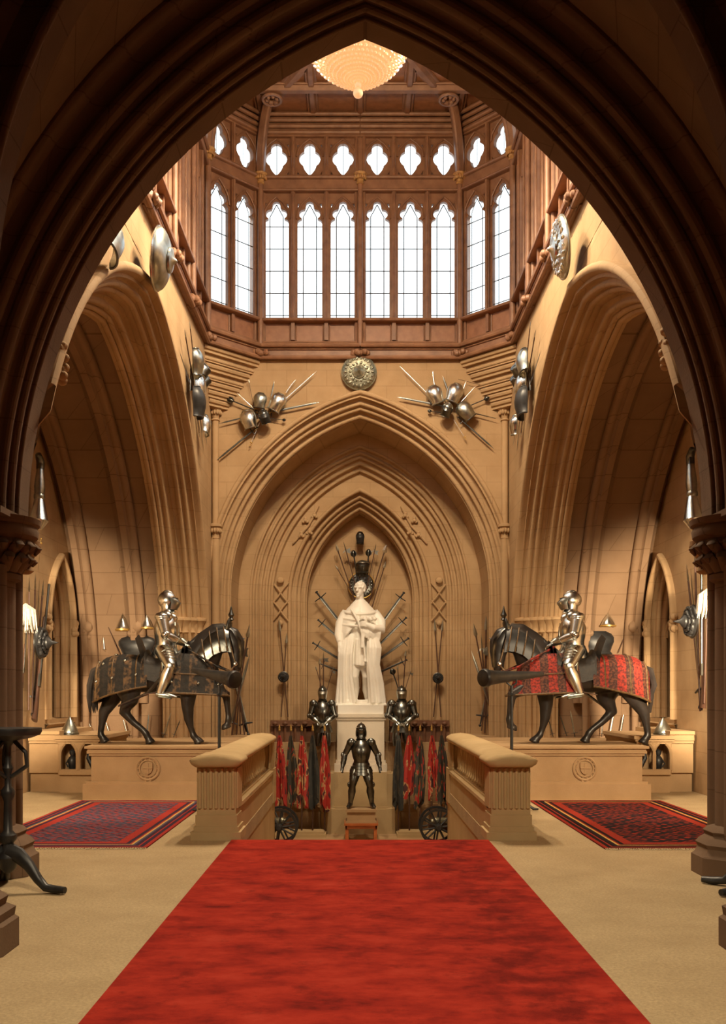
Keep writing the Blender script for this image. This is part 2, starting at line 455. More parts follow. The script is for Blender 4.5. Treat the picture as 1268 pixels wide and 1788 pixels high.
# --- vestibule round the camera
mb = MB()
fr = lambda x, v, z: V((x, v, z))
outer = Arch(3.45, 1.77, 4.2)
sweep(mb, FORE, [(.5, -3.4), (.5, 6.75)], 3, fr, 24)
ra = [V((x, YF+.02, z)) for x, z in NEAR.path(.60, 3.0, 24)]
rb = [V((x, 6.75, z)) for x, z in FORE.path(.36, 3.0, 24)]
mb.grid([ra, rb])
for a in (ra, rb): pass
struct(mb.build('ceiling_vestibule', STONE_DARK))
mb = MB()
sweep(mb, FORE, [(.55, 6.5), (.34, 6.5)] + mould((.34, 6.5), (.24, 6.5), 'R') + [(.2, 6.55), (.06, 6.55)] + mould((.06, 6.55), (.0, 6.62), 'R') + [(0, 6.85), (.15, 6.9), (.4, 6.9)], 3.0, fr, 24)
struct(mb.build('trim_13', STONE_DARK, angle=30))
for s, nm in ((-1, 'trim_15'), (1, 'trim_16')):
    mb = MB(); x, y = s*2.86, 6.72
    mb.tube([(x, y, .4), (x, y, 4.5)], .2, 18)
    mb.lathe([(.42, 0), (.42, .2), (.39, .22), (.40, .28), (.33, .3), (.35, .36), (.29, .4), (.2, .42)], 8, T(x, y, 0) @ RZ(PI/8))
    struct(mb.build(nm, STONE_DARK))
mb = MB()
for s in (-1, 1):
    mb.box((min(s*3.95, s*4.2), -3.4, -.2), (max(s*3.95, s*4.2), 8.95, 9.6))
mb.box((-4.2, -3.6, -.2), (4.2, -3.4, 9.6))
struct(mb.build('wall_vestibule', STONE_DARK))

# --- floors
mb = MB()
mb.box((-7.2, -3.6, -.2), (7.2, 11.62, 0))
for s in (-1, 1):
    mb.box((min(s*1.55, s*7.2), 11.62, -.2), (max(s*1.55, s*7.2), 17.6, 0))
    mb.box((min(s*3.2, s*7.2), 17.6, -.2), (max(s*3.2, s*7.2), 21.9, 0))
struct(mb.build('floor', FLOORM))
mb = MB()
mb.box((-3.4, 14.0, ZL-.2), (3.4, 24.5, ZL))
for k in range(9):
    mb.box((-1.56, 11.62 + k*.32, ZL-.2), (1.56, 11.62 + (k+1)*.32, -.155*(k+1)))
struct(mb.build('floor_landing', STONE_PLAIN))
mb = MB()
for s in (-1, 1):
    mb.box((min(s*1.56, s*1.75), 11.64, ZL), (max(s*1.56, s*1.75), 17.55, -.19))
    mb.box((min(s*1.56, s*3.4), 17.5, ZL), (max(s*1.56, s*3.4), 17.59, -.19))
    mb.box((min(s*3.21, s*3.4), 17.5, ZL), (max(s*3.21, s*3.4), 22, -.19))
struct(mb.build('wall_stair', STONE_BAL))
# ---------------------------------------------------------------- timber lantern with traceried windows
GLASS, nt, b = mat('window_glass')
out = nt.nodes['Material Output']; tr = nd(nt, 'ShaderNodeBsdfTransparent'); gl = nd(nt, 'ShaderNodeBsdfGlossy', Roughness=.05)
tr.inputs[0].default_value = (.96, .99, 1, 1)
fr_ = nd(nt, 'ShaderNodeFresnel', IOR=1.3); ms = nd(nt, 'ShaderNodeMixShader')
nt.links.new(fr_.outputs[0], ms.inputs[0]); nt.links.new(tr.outputs[0], ms.inputs[1]); nt.links.new(gl.outputs[0], ms.inputs[2]); nt.links.new(ms.outputs[0], out.inputs[0])

Z_SILL, Z_HEAD, Z_TR0, Z_TR1, Z_Q1, Z_CEIL = 10.12, 12.98, 12.98, 13.32, 14.22, 14.75
def hw_outline(fn, z0, z1, n=60):
    zs = [z0 + (z1-z0)*i/n for i in range(n+1)]
    r = [(fn(z), z) for z in zs]
    r = [(max(w, .002), z) for w, z in r]
    return r + [(-w, z) for w, z in r[::-1]]
def circ(w0, zc, r):
    return lambda z: (w0 + math.sqrt(max(0, r*r - (z-zc)**2))) if abs(z-zc) < r else 0
def lancet(w, zb, zt):
    """trefoil headed light of half width w"""
    zs = zt - .50
    f1 = circ(w*.46, zt-.30, .115); f2 = circ(0, zt-.105, .10)
    def fn(z):
        a = w if z < zs else (w*(.62 + .38*math.sqrt(max(0, 1 - ((z-zs)/.10)**2))) if z < zs+.10 else 0)
        return max(a, f1(z), f2(z), w*.40 if z < zt-.14 else 0)
    return hw_outline(fn, zb, zt - .006, 110)
def quatre(w, z0, z1):
    h = z1 - z0; f1 = circ(.065, z0 + h*.52, .185); f2 = circ(0, z1-.14, .138)
    def fn(z):
        t = (z - z0)/.26
        lo = .16*math.sin(min(1, max(0, t))*PI/2)**.8 if t < 1 else 0
        return max(f1(z), f2(z), lo, .10 if z0+.2 < z < z1-.15 else 0)
    return hw_outline(fn, z0+.002, z1-.004, 90)
def plate(outer, holes, t, M, mb):
    """flat traceried plate with holes, bevelled a little"""
    cu = bpy.data.curves.new('tmp', 'CURVE'); cu.dimensions = '2D'; cu.fill_mode = 'BOTH'; cu.extrude = t/2; cu.bevel_depth = .012; cu.bevel_resolution = 0
    for pl in [outer] + holes:
        sp = cu.splines.new('POLY'); sp.points.add(len(pl)-1)
        for q, (x, z) in zip(sp.points, pl): q.co = (x, z, 0, 1)
        sp.use_cyclic_u = True
    o = bpy.data.objects.new('tmp', cu); COL.objects.link(o)
    dg = bpy.context.evaluated_depsgraph_get(); dg.update()
    me = bpy.data.meshes.new_from_object(o.evaluated_get(dg))
    vs = [V((v.co.x, v.co.z, v.co.y)) for v in me.vertices]
    mb.add(vs, [tuple(p.vertices) for p in me.polygons], M)
    bpy.data.objects.remove(o); bpy.data.curves.remove(cu); bpy.data.meshes.remove(me)

BAY = {}
def bay_meshes(W, n):
    key = (round(W, 3), n)
    if key in BAY: return BAY[key]
    pitch = W/n; hwid = pitch*.385
    oak = MB(); panel = MB(); lead = MB(); glass = MB()
    xs = [-W/2 + pitch*(i+.5) for i in range(n)]
    def tri3(x, z, sx, sz): return [(x, z), (x+.075*sx, z), (x, z+.1*sz)]
    holes = []
    for x in xs:
        holes.append([(x+a, z) for a, z in lancet(hwid, Z_SILL+.02, Z_HEAD-.16)])
        for sx in (-1, 1):
            t = [(x+sx*hwid*.98, Z_HEAD-.22), (x+sx*hwid*.98-sx*.085, Z_HEAD-.22), (x+sx*hwid*.98, Z_HEAD-.36)]
            holes.append(t if sx > 0 else t[::-1])
    plate([(-W/2, Z_SILL), (W/2, Z_SILL), (W/2, Z_HEAD), (-W/2, Z_HEAD)], holes, .10, T(0, .08, 0), oak)
    holes = []
    for x in xs:
        holes.append([(x+a, z) for a, z in quatre(hwid, Z_TR1+.06, Z_Q1-.1)])
        for sx in (-1, 1):
            for zz, sz in ((Z_TR1+.08, 1), (Z_Q1-.13, -1)):
                holes.append([(x+sx*hwid*1.0, zz), (x+sx*(hwid-.075), zz), (x+sx*hwid*1.0, zz+.1*sz)])
    plate([(-W/2, Z_TR1), (W/2, Z_TR1), (W/2, Z_Q1), (-W/2, Z_Q1)], holes, .10, T(0, .08, 0), oak)
    # ogee hood over each head
    for x in xs:
        for z0, h in ((Z_HEAD-.58, .5), (Z_Q1-.42, .4)):
            pts = [(x-hwid*1.02, -.0, z0), (x-hwid*.9, -.0, z0+.2*h/.5), (x-hwid*.5, -.0, z0+.37*h/.5), (x, 0, z0+h)]
            oak.tube(pts, .022, 6); oak.tube([(2*x-a, b_, c) for a, b_, c in pts], .022, 6)
    # mullions stand proud of the plates
    for i in range(1, n):
        x = -W/2 + pitch*i
        for z0, z1 in ((Z_SILL, Z_HEAD), (Z_TR1, Z_Q1)):
            oak.box((x-.05, -.05, z0), (x+.05, .14, z1)); oak.tube([(x, -.06, z0), (x, -.06, z1)], .032, 8)
        oak.box((x-.04, -.04, LZ+.46), (x+.04, .1, Z_SILL))
    # sill, panels, rails
    oak.box((-W/2, -.1, Z_SILL-.06), (W/2, .16, Z_SILL+.02))
    oak.tube([(-W/2, -.1, Z_SILL-.02), (W/2, -.1, Z_SILL-.02)], .04, 8)
    oak.box((-W/2, -.02, LZ+.34), (W/2, .14, LZ+.44)); oak.tube([(-W/2, -.03, LZ+.40), (W/2, -.03, LZ+.40)], .04, 8)
    oak.box((-W/2, -.08, Z_TR0), (W/2, .15, Z_TR1))
    oak.tube([(-W/2, -.1, Z_TR1-.03), (W/2, -.1, Z_TR1-.03)], .045, 8); oak.tube([(-W/2, -.09, Z_TR0+.03), (W/2, -.09, Z_TR0+.03)], .03, 8)
    oak.box((-W/2, -.06, Z_Q1), (W/2, .3, Z_CEIL))
    for k in range(4): oak.tube([(-W/2, -.08-.03*k, Z_Q1+.08+.12*k), (W/2, -.08-.03*k, Z_Q1+.08+.12*k)], .045, 8)
    panel.box((-W/2, .04, LZ+.42), (W/2, .12, Z_SILL-.04))
    for x in xs:
        for a, b_ in (((x-pitch/2+.07), 'v'), ((x+pitch/2-.07), 'v')):
            oak.tube([(a, .03, LZ+.46), (a, .03, Z_SILL-.08)], .018, 6)
    # string course below
    oak.box((-W/2, -.05, LZ+.02), (W/2, .16, LZ+.34))
    for zz, rr, yy in ((LZ+.32, .055, -.1), (LZ+.05, .05, -.09), (LZ+.25, .025, -.06)):
        oak.tube([(-W/2, yy, zz), (W/2, yy, zz)], rr, 8)
    # leads
    for x in xs:
        for dx in (-hwid*.52, hwid*.52): lead.tube([(x+dx, .09, Z_SILL), (x+dx, .09, Z_HEAD-.5), (x, .09, Z_HEAD-.22)], .0115, 4)
        lead.tube([(x, .09, Z_TR1+.05), (x, .09, Z_Q1-.1)], .008, 4)
        for k in range(5): lead.tube([(x-hwid, .09, Z_SILL+.14+.50*k), (x+hwid, .09, Z_SILL+.14+.50*k)], .0115, 4)
    glass.add([(-W/2, .1, Z_SILL), (W/2, .1, Z_SILL), (W/2, .1, Z_Q1), (-W/2, .1, Z_Q1)], [(0,1,2,3)])
    BAY[key] = (oak.mesh('tracery', OAK, 35), panel.mesh('panel', OAK_PANEL), lead.mesh('leadwork', LEAD), glass.mesh('pane', GLASS))
    return BAY[key]
def post(x, y, ang, big=1.0, brace=None, M=None):
    mb = MB()
    r = .13*big
    Mt = T(x, y, 0) @ RZ(ang)
    mb.box((-r, -.02, LZ), (r, .25, Z_CEIL), Mt)
    for dx in (-.085*big, .085*big): mb.tube([(dx, -.02, LZ+.3), (dx, -.02, Z_Q1)], .04, 8, Mt)
    mb.tube([(0, -.09, LZ+.3), (0, -.09, Z_TR1-.1)], .06*big, 12, Mt)
    if brace:
        mb.tube([Mt @ V((0, -.09, Z_TR1))] + [Mt @ V((0, -.09 - brace*(1-math.cos(t)), Z_TR1 + 1.42*math.sin(t))) for t in [PI/2*i/12 for i in range(1, 13)]], [(.13, .11)]*13, 8)
        mb.tube([Mt @ V((0, -.2, Z_TR1))] + [Mt @ V((0, -.2 - brace*(1-math.cos(t)), Z_TR1 + 1.36*math.sin(t))) for t in [PI/2*i/12 for i in range(1, 13)]], .05, 8)
        e = Mt @ V((0, -.1-brace, Z_CEIL-.1))
        for k in range(9): mb.tube([e + V((.2*math.cos(t), .2*math.sin(t), -.1)) for t in [2*PI*q/14 for q in range(14)]], .035, 6, closed=True) if k == 0 else mb.ell(e + V((.11*math.cos(k), .11*math.sin(k), -.08)), (.05,.05,.07), seg=7, rings=5)
    o = mb.build('trim_%d' % post.n, OAK); struct(o); post.n += 1
    g = MB()
    g.lathe([(.07, -.2), (.09, -.18), (.075, -.14), (.11, -.03), (.15, .0), (.16, .03), (.1, .06)], 14, Mt @ T(0, -.1, Z_TR1))
    for k in range(9):
        a = PI + PI*k/8
        g.ell((.12*math.cos(a), -.1+.12*math.sin(a), Z_TR1-.06), (.035, .035, .055), Mt, seg=6, rings=5)
    g.build('capital', GILT if False else CAPM, o)
    g = MB()
    for k in range(10):
        g.ell((.16*math.cos(k*2.4), -.12 + .07*math.sin(k*1.7), LZ+.14+.06*math.sin(k*3.1)), .07, Mt, seg=7, rings=5)
    g.build('carved_boss', OAK, o)
post.n = 20
CAPM = noisy('gilded_oak', (.30,.14,.05), (.52,.30,.10), scale=14, rough=.5)
wn = [3]
def window(cx, cy, ang, W, n):
    M = T(cx, cy, 0) @ RZ(ang)
    o = struct(empty('window_%d' % wn[0], M)); wn[0] += 1
    for nm, me in zip(('tracery', 'panel', 'leadwork', 'pane'), bay_meshes(W, n)):
        c = link(nm, me, o)
HR = 2.27; YB = YR; CH = XS - HR          # rear half width, rear plane, chamfer leg
W = HR - .13
for s in (-1, 1): window(s*(HR/2), YB, 0, HR - .02, 3)
chl = CH*math.sqrt(2)
for s in (-1, 1): window(s*(HR + CH/2), YB - CH/2, -s*PI/4, chl - .02, 2)
y0, y1 = YN + .1 + CH, YB - CH; nb = 5; wl = (y1 - y0)/nb
for s in (-1, 1):
    for k in range(nb): window(s*XS, y0 + wl*(k+.5), -s*PI/2, wl - .02, 3)
    window(s*(HR + CH/2), YN + .1 + CH/2, -s*3*PI/4, chl - .02, 2)
for s in (-1, 1): window(s*(HR/2), YN + .1, PI, HR - .02, 3)
post(0, YB, 0, 1.0)
for s in (-1, 1):
    post(s*HR, YB, -s*PI/8, 1.15, .85); post(s*XS, YB-CH, -s*3*PI/8, 1.15, .85)
    for k in range(1, nb): post(s*XS, y0 + wl*k, -s*PI/2, 1.0, .7)
    post(s*XS, y0, -s*5*PI/8, 1.15, .85)
    post(s*HR, YN+.1, -s*7*PI/8, 1.15, .85)
# squinches: stacked stone courses stepping out under the chamfered corners
mb = MB()
for sx in (-1, 1):
    for (cy, sy) in ((YB, -1), (YN+.1, 1)):
        for i in range(7):
            z1 = LZ + .02 - i*.16; leg = CH*(1 - i*.105)
            a = V((sx*(XS+.02 - leg), cy, 0)); b_ = V((sx*(XS+.02), cy + sy*leg, 0)); c = V((sx*(XS+.05), cy, 0))
            mb.add([a + V((0,0,z1)), b_ + V((0,0,z1)), c + V((0,0,z1)), a + V((0,0,z1-.16)), b_ + V((0,0,z1-.16)), c + V((0,0,z1-.16))],
                   [(0,1,2), (5,4,3), (0,3,4,1), (1,4,5,2), (2,5,3,0)])
            if i % 2 == 0 or i > 4: mb.tube([a + V((0,0,z1-.05)), b_ + V((0,0,z1-.05))], .06, 8)
            else: mb.tube([a + V((0,0,z1-.10)), b_ + V((0,0,z1-.10))], .03, 8)
struct(mb.build('trim_17', STONE_PLAIN))
# ceiling boards and moulded beams
mb = MB()
mb.box((-XS-.4, YN-.3, Z_CEIL), (XS+.4, YB+.4, Z_CEIL+.1))
struct(mb.build('ceiling', OAK_PANEL))
mb = MB()
def beam(a, b_, r=.09):
    mb.tube([a, b_], [(r, r)]*2, 6); d = V((b_-a).normalized().cross(V((0,0,1)))).normalized()*r*1.1
    mb.tube([a+d, b_+d], .03, 6); mb.tube([a-d, b_-d], .03, 6)
for x in (-2.2, -1.05, 0, 1.05, 2.2): beam(V((x, YN, Z_CEIL-.03)), V((x, YB, Z_CEIL-.03)))
for k in range(6): beam(V((-XS, y0 + wl*k, Z_CEIL-.05)), V((XS, y0 + wl*k, Z_CEIL-.05)), .12)
for s in (-1, 1):
    beam(V((s*HR, YB, Z_CEIL-.03)), V((s*.3, YB-3.2, Z_CEIL-.03)), .1); beam(V((s*XS, YB-CH, Z_CEIL-.03)), V((s*.5, YB-3.4, Z_CEIL-.03)), .1)
struct(mb.build('trim_18', OAK))
# masonry closing the tops of the transepts
mb = MB()
for s in (-1, 1):
    mb.box((min(s*(XS+.05), s*7.2), 8.9, 8.55), (max(s*(XS+.05), s*7.2), 22.6, 8.75))
    mb.box((min(s*(XS+.02), s*(XS+.25)), 9, 8.4), (max(s*(XS+.02), s*(XS+.25)), 22.2, LZ+.1))
    mb.box((min(s*6.3, s*6.5), 8.9, -.2), (max(s*6.3, s*6.5), 22.6, 8.7))
mb.box((-7.2, 24.55, ZL-.3), (7.2, 24.7, 9.5))
mb.box((-7.2, 21.98, LZ-.02), (7.2, 24.6, LZ+.1))
mb.box((-4.2, -3.6, 9.5), (4.2, 9.9, 9.6))
struct(mb.build('wall_outer', STONE))
# ---------------------------------------------------------------- horses
def lerp(a, b, t): return a + (b-a)*t
def horse(m_body, name):
    """a tall black horse walking, right forefoot lifted; heads along +x"""
    mb = MB()
    T_ = lambda pts, rad, seg=12: mb.tube(pts, rad, seg, ref=(0, 1, 0))
    # trunk: elliptical stations (lateral, vertical)
    T_([(-1.26,0,1.17), (-1.16,0,1.2), (-.98,0,1.22), (-.7,0,1.2), (-.35,0,1.17), (.05,0,1.17), (.4,0,1.2), (.62,0,1.2), (.74,0,1.2)],
       [(.08,.1), (.2,.2), (.29,.29), (.31,.30), (.33,.31), (.33,.32), (.29,.33), (.21,.27), (.08,.1)], 16)
    # arched neck and head with jaw
    T_([(.35,0,1.3), (.52,0,1.52), (.66,0,1.74), (.8,0,1.9), (.93,0,1.93)], [(.22,.40), (.18,.34), (.14,.27), (.12,.2), (.10,.15)], 14)
    T_([(.88,0,1.95), (1.0,0,1.86), (1.07,0,1.72), (1.10,0,1.55), (1.10,0,1.38), (1.08,0,1.28)], [(.09,.12), (.115,.17), (.115,.18), (.09,.14), (.075,.105), (.066,.08)], 12)
    mb.ell((.98, 0, 1.72), (.12, .085, .14)); mb.ell((1.11, 0, 1.3), (.075, .065, .07))
    for s in (-1, 1):
        mb.tube([(.95, s*.06, 1.96), (.97, s*.075, 2.06), (.98, s*.07, 2.13)], [.04, .035, .006], 8)
        mb.ell((1.06, s*.085, 1.77), .032); mb.ell((1.135, s*.035, 1.29), .02)
    # legs: hip/shoulder muscle, joint, cannon, fetlock, hoof
    def leg(side, pts, rad):
        T_([(x, side, z) for x, z in pts], rad, 10)
    rh = [(.18,.30), (.155,.25), (.11,.145), (.078,.098), (.056,.064), (.05,.056), (.062,.066), (.055,.06)]
    leg(-.17, [(-.86,1.2), (-.7,.95), (-.70,.72), (-.79,.54), (-.63,.37), (-.47,.24), (-.42,.18), (-.37,.08)], rh)
    leg(.17, [(-.98,1.2), (-1.0,.98), (-1.10,.74), (-1.23,.52), (-1.26,.33), (-1.28,.19), (-1.28,.14), (-1.23,.07)], rh)
    rf = [(.15,.23), (.13,.165), (.095,.112), (.076,.084), (.054,.058), (.048,.052), (.062,.064), (.055,.058)]
    leg(-.17, [(.45,1.15), (.3,.92), (.29,.64), (.31,.42), (.345,.28), (.375,.19), (.385,.15), (.45,.07)], rf)
    leg(.17, [(.5,1.15), (.56,.98), (.74,.92), (.90,.84), (.925,.64), (.94,.48), (.945,.43), (.93,.34)], rf)
    for side, x, z, d in ((-.17,-.335,0,0), (.17,-1.20,0,0), (-.17,.495,0,0), (.17,.91,.24,.5)):
        mb.tube([V((x,side,z+.005)) , V((x-.045+.02*d,side,z+.10))], [(.08,.10), (.055,.06)], 12, ref=(0,1,0))
    root = empty(name)
    fused('body', mb, m_body, .021, 5, root)
    # mane and long tail are hair
    t = MB()
    for k in range(16):
        a = random.uniform(-1, 1)
        t.tube([(-1.24, .03*a, 1.33), (-1.36, .05*a, 1.25+.02*a), (-1.41, .08*a, 1.0), (-1.38+.04*a, .1*a, .78), (-1.36+.05*a, .1*a, .52+.06*random.random())], [.035, .05, .05, .035, .006], 6)
    t.build('tail', m_body, root)
    return root

def shell_rows(st, n=18, thick=0):
    rows = []
    for x, w, top, bot, flare in st:
        row = []
        for k in range(n+1):
            a = PI*k/n
            yy = -math.cos(a); zz = math.sin(a)
            h = top - bot; shoulder = min(h*.55, w*1.0)
            if k == 0 or k == n:
                row.append(V((x, yy*(w+flare), bot)))
            elif k in (1, n-1):
                row.append(V((x, yy*(w+flare*.4), lerp(bot, top-shoulder, .55))))
            else:
                a2 = PI*(k-1.5)/(n-3)
                a2 = max(0, min(PI, a2))
                row.append(V((x, -math.cos(a2)*w, top - shoulder + shoulder*math.sin(a2)**.8)))
        rows.append(row)
    return rows
def bard(root, m_cloth, m_trim, m_steel):
    # rear cloth over the croup
    st = [(-.36,.35,1.50,.98,.04), (-.55,.365,1.52,.95,.05), (-.75,.375,1.535,.90,.06), (-.95,.37,1.53,.85,.07), (-1.12,.34,1.48,.79,.08), (-1.24,.27,1.40,.74,.08), (-1.31,.16,1.28,.72,.07), (-1.335,.04,1.2,.72,.03)]
    mb = MB(); mb.grid(shell_rows(st)); c = mb.build('crupper_cloth', m_cloth, root)
    e = MB()
    for side in (0, 18):
        e.tube([r[side] for r in shell_rows(st)], .018, 6)
    for k in range(3):
        r = shell_rows(st)[1 + 2*k]; e.tube([p + V((0, 0, .004)) for p in r], .014, 6)
    e.build('border', m_trim, c)
    sm = MB(); sm.ell((0,0,0), .026, seg=10, rings=7); sm = sm.mesh('stud', m_steel)
    for i, r in enumerate(shell_rows(st)[1:6]):
        for j in (1, 4, 7):
            if (i+j) % 2: link('stud', sm, c).location = (r[j]+r[j+1])/2
    # breast cloth
    mb = MB(); rows = []
    for i, (z, k) in enumerate(((.82, 1.22), (.88, 1.17), (1.0, 1.09), (1.15, 1.02), (1.3, .95), (1.42, .84), (1.5, .7))):
        rows.append([V((.12 + .70*k*math.cos(a), .37*k*math.sin(a) if abs(a) < 1.6 else .37*k*math.copysign(1, a), z + (.06*abs(a)/1.9)))  for a in [-1.95 + 3.9*q/26 for q in range(27)]])
    mb.grid(rows); c2 = mb.build('breast_cloth', m_cloth, root)
    e = MB(); e.tube(rows[0], .02, 6); e.tube(rows[3], .012, 6); e.build('border', m_trim, c2)
    for q in (2, 6, 10): link('stud', sm, c2).location = rows[2][q]
    # neck lames and face plate
    mb = MB(); mb2 = MB()
    sp = [(.36, 1.66), (.5, 1.83), (.63, 1.945), (.76, 2.0), (.88, 2.01), (.95, 1.99)]
    for i in range(len(sp)-1):
        x, z = sp[i]; x2, z2 = sp[i+1]
        for s in (-1, 1):
            mb.grid([[V((lerp(x, x2, t) + .10*q*(1 if i < 3 else .8), s*(.02 + .19*math.sin(min(1, q*1.3)*PI/2)), lerp(z, z2, t) + .03 - .46*q*q**.2)) for q in [j/6 for j in range(7)]] for t in (-.05, .55, 1.1)])
            mb2.tube([V((x + .1*q, s*(.035 + .19*math.sin(min(1, q*1.3)*PI/2)), z + .03 - .46*q**1.2)) for q in [j/6 for j in range(7)]], .011, 6)
    mb2.tube([V((x, 0, z+.042)) for x, z in sp], .026, 8)
    cr = mb.build('neck_guard', STEEL_DARK if m_cloth is CLOTH_BROWN else IRON, root); mb2.build('lame_border', m_trim, cr)
    mb = MB(); rows = []
    for x, z, w in ((.98,2.03,.09), (1.11,1.94,.12), (1.205,1.78,.13), (1.225,1.6,.11), (1.215,1.42,.09), (1.20,1.31,.085)):
        rows.append([V((x - .10*(1-math.cos(a)), w*math.sin(a), z)) for a in [-1.3 + 2.6*q/8 for q in range(9)]])
    mb.grid(rows); mb.tube([(1.175,0,1.8), (1.25,0,1.81)], [.03, .002], 8)
    for s in (-1, 1): mb.tube([(.96, s*.07, 1.97), (.98, s*.085, 2.08), (.985, s*.075, 2.16)], [.05,.04,.004], 8)
    ch = mb.build('face_guard', STEEL_DARK, root)
    p = MB(); p.tube([(1.0,0,2.02), (1.01,0,2.16)], .012, 6); p.lathe([(0,.0), (.05,.03), (.03,.07), (.055,.11), (.03,.17), (.012,.24), (0,.28)], 12, T(1.01,0,2.1)); p.build('crest_finial', STEEL_DARK, ch)
    # bit, cheek strap and reins
    mb = MB()
    for s in (-1, 1):
        mb.tube([(1.1, s*.075, 1.36), (1.0, s*.1, 1.24), (.98, s*.09, 1.12)], .014, 6); mb.ell((1.09, s*.08, 1.37), (.04,.015,.04))
        mb.tube([(.95, s*.095, 1.93), (1.02, s*.11, 1.66), (1.09, s*.08, 1.38)], .013, 6)
    mb.build('bit', STEEL, root)
    mb = MB()
    for s in (-1, 1): mb.tube([(1.0, s*.1, 1.24), (.8, s*.24, 1.32), (.5, s*.24, 1.5), (.2, s*.1, 1.66)], .02, 6, ref=(0,1,0))
    mb.build('rein', m_cloth, root)
    # war saddle with high front and back plates
    mb = MB()
    mb.grid(shell_rows([(-.42,.36,1.62,1.2,.0), (-.38,.36,1.54,1.1,.0), (-.2,.355,1.5,1.05,0), (0,.355,1.52,1.05,0), (.14,.36,1.58,1.1,0), (.2,.35,1.66,1.15,0)]))
    for x0, h, tl in ((-.42, 1.88, -.16), (.2, 1.78, .08)):
        mb.grid([[V((x0+tl*q, -math.cos(a)*(.34-.05*q), lerp(1.42, h, q)-.10*abs(math.cos(a))*(1 if q else 4.2)*.9)) for a in [PI*j/12 for j in range(13)]] for q in (0, .5, 1)])
    mb.build('saddle', LEATHER, root)

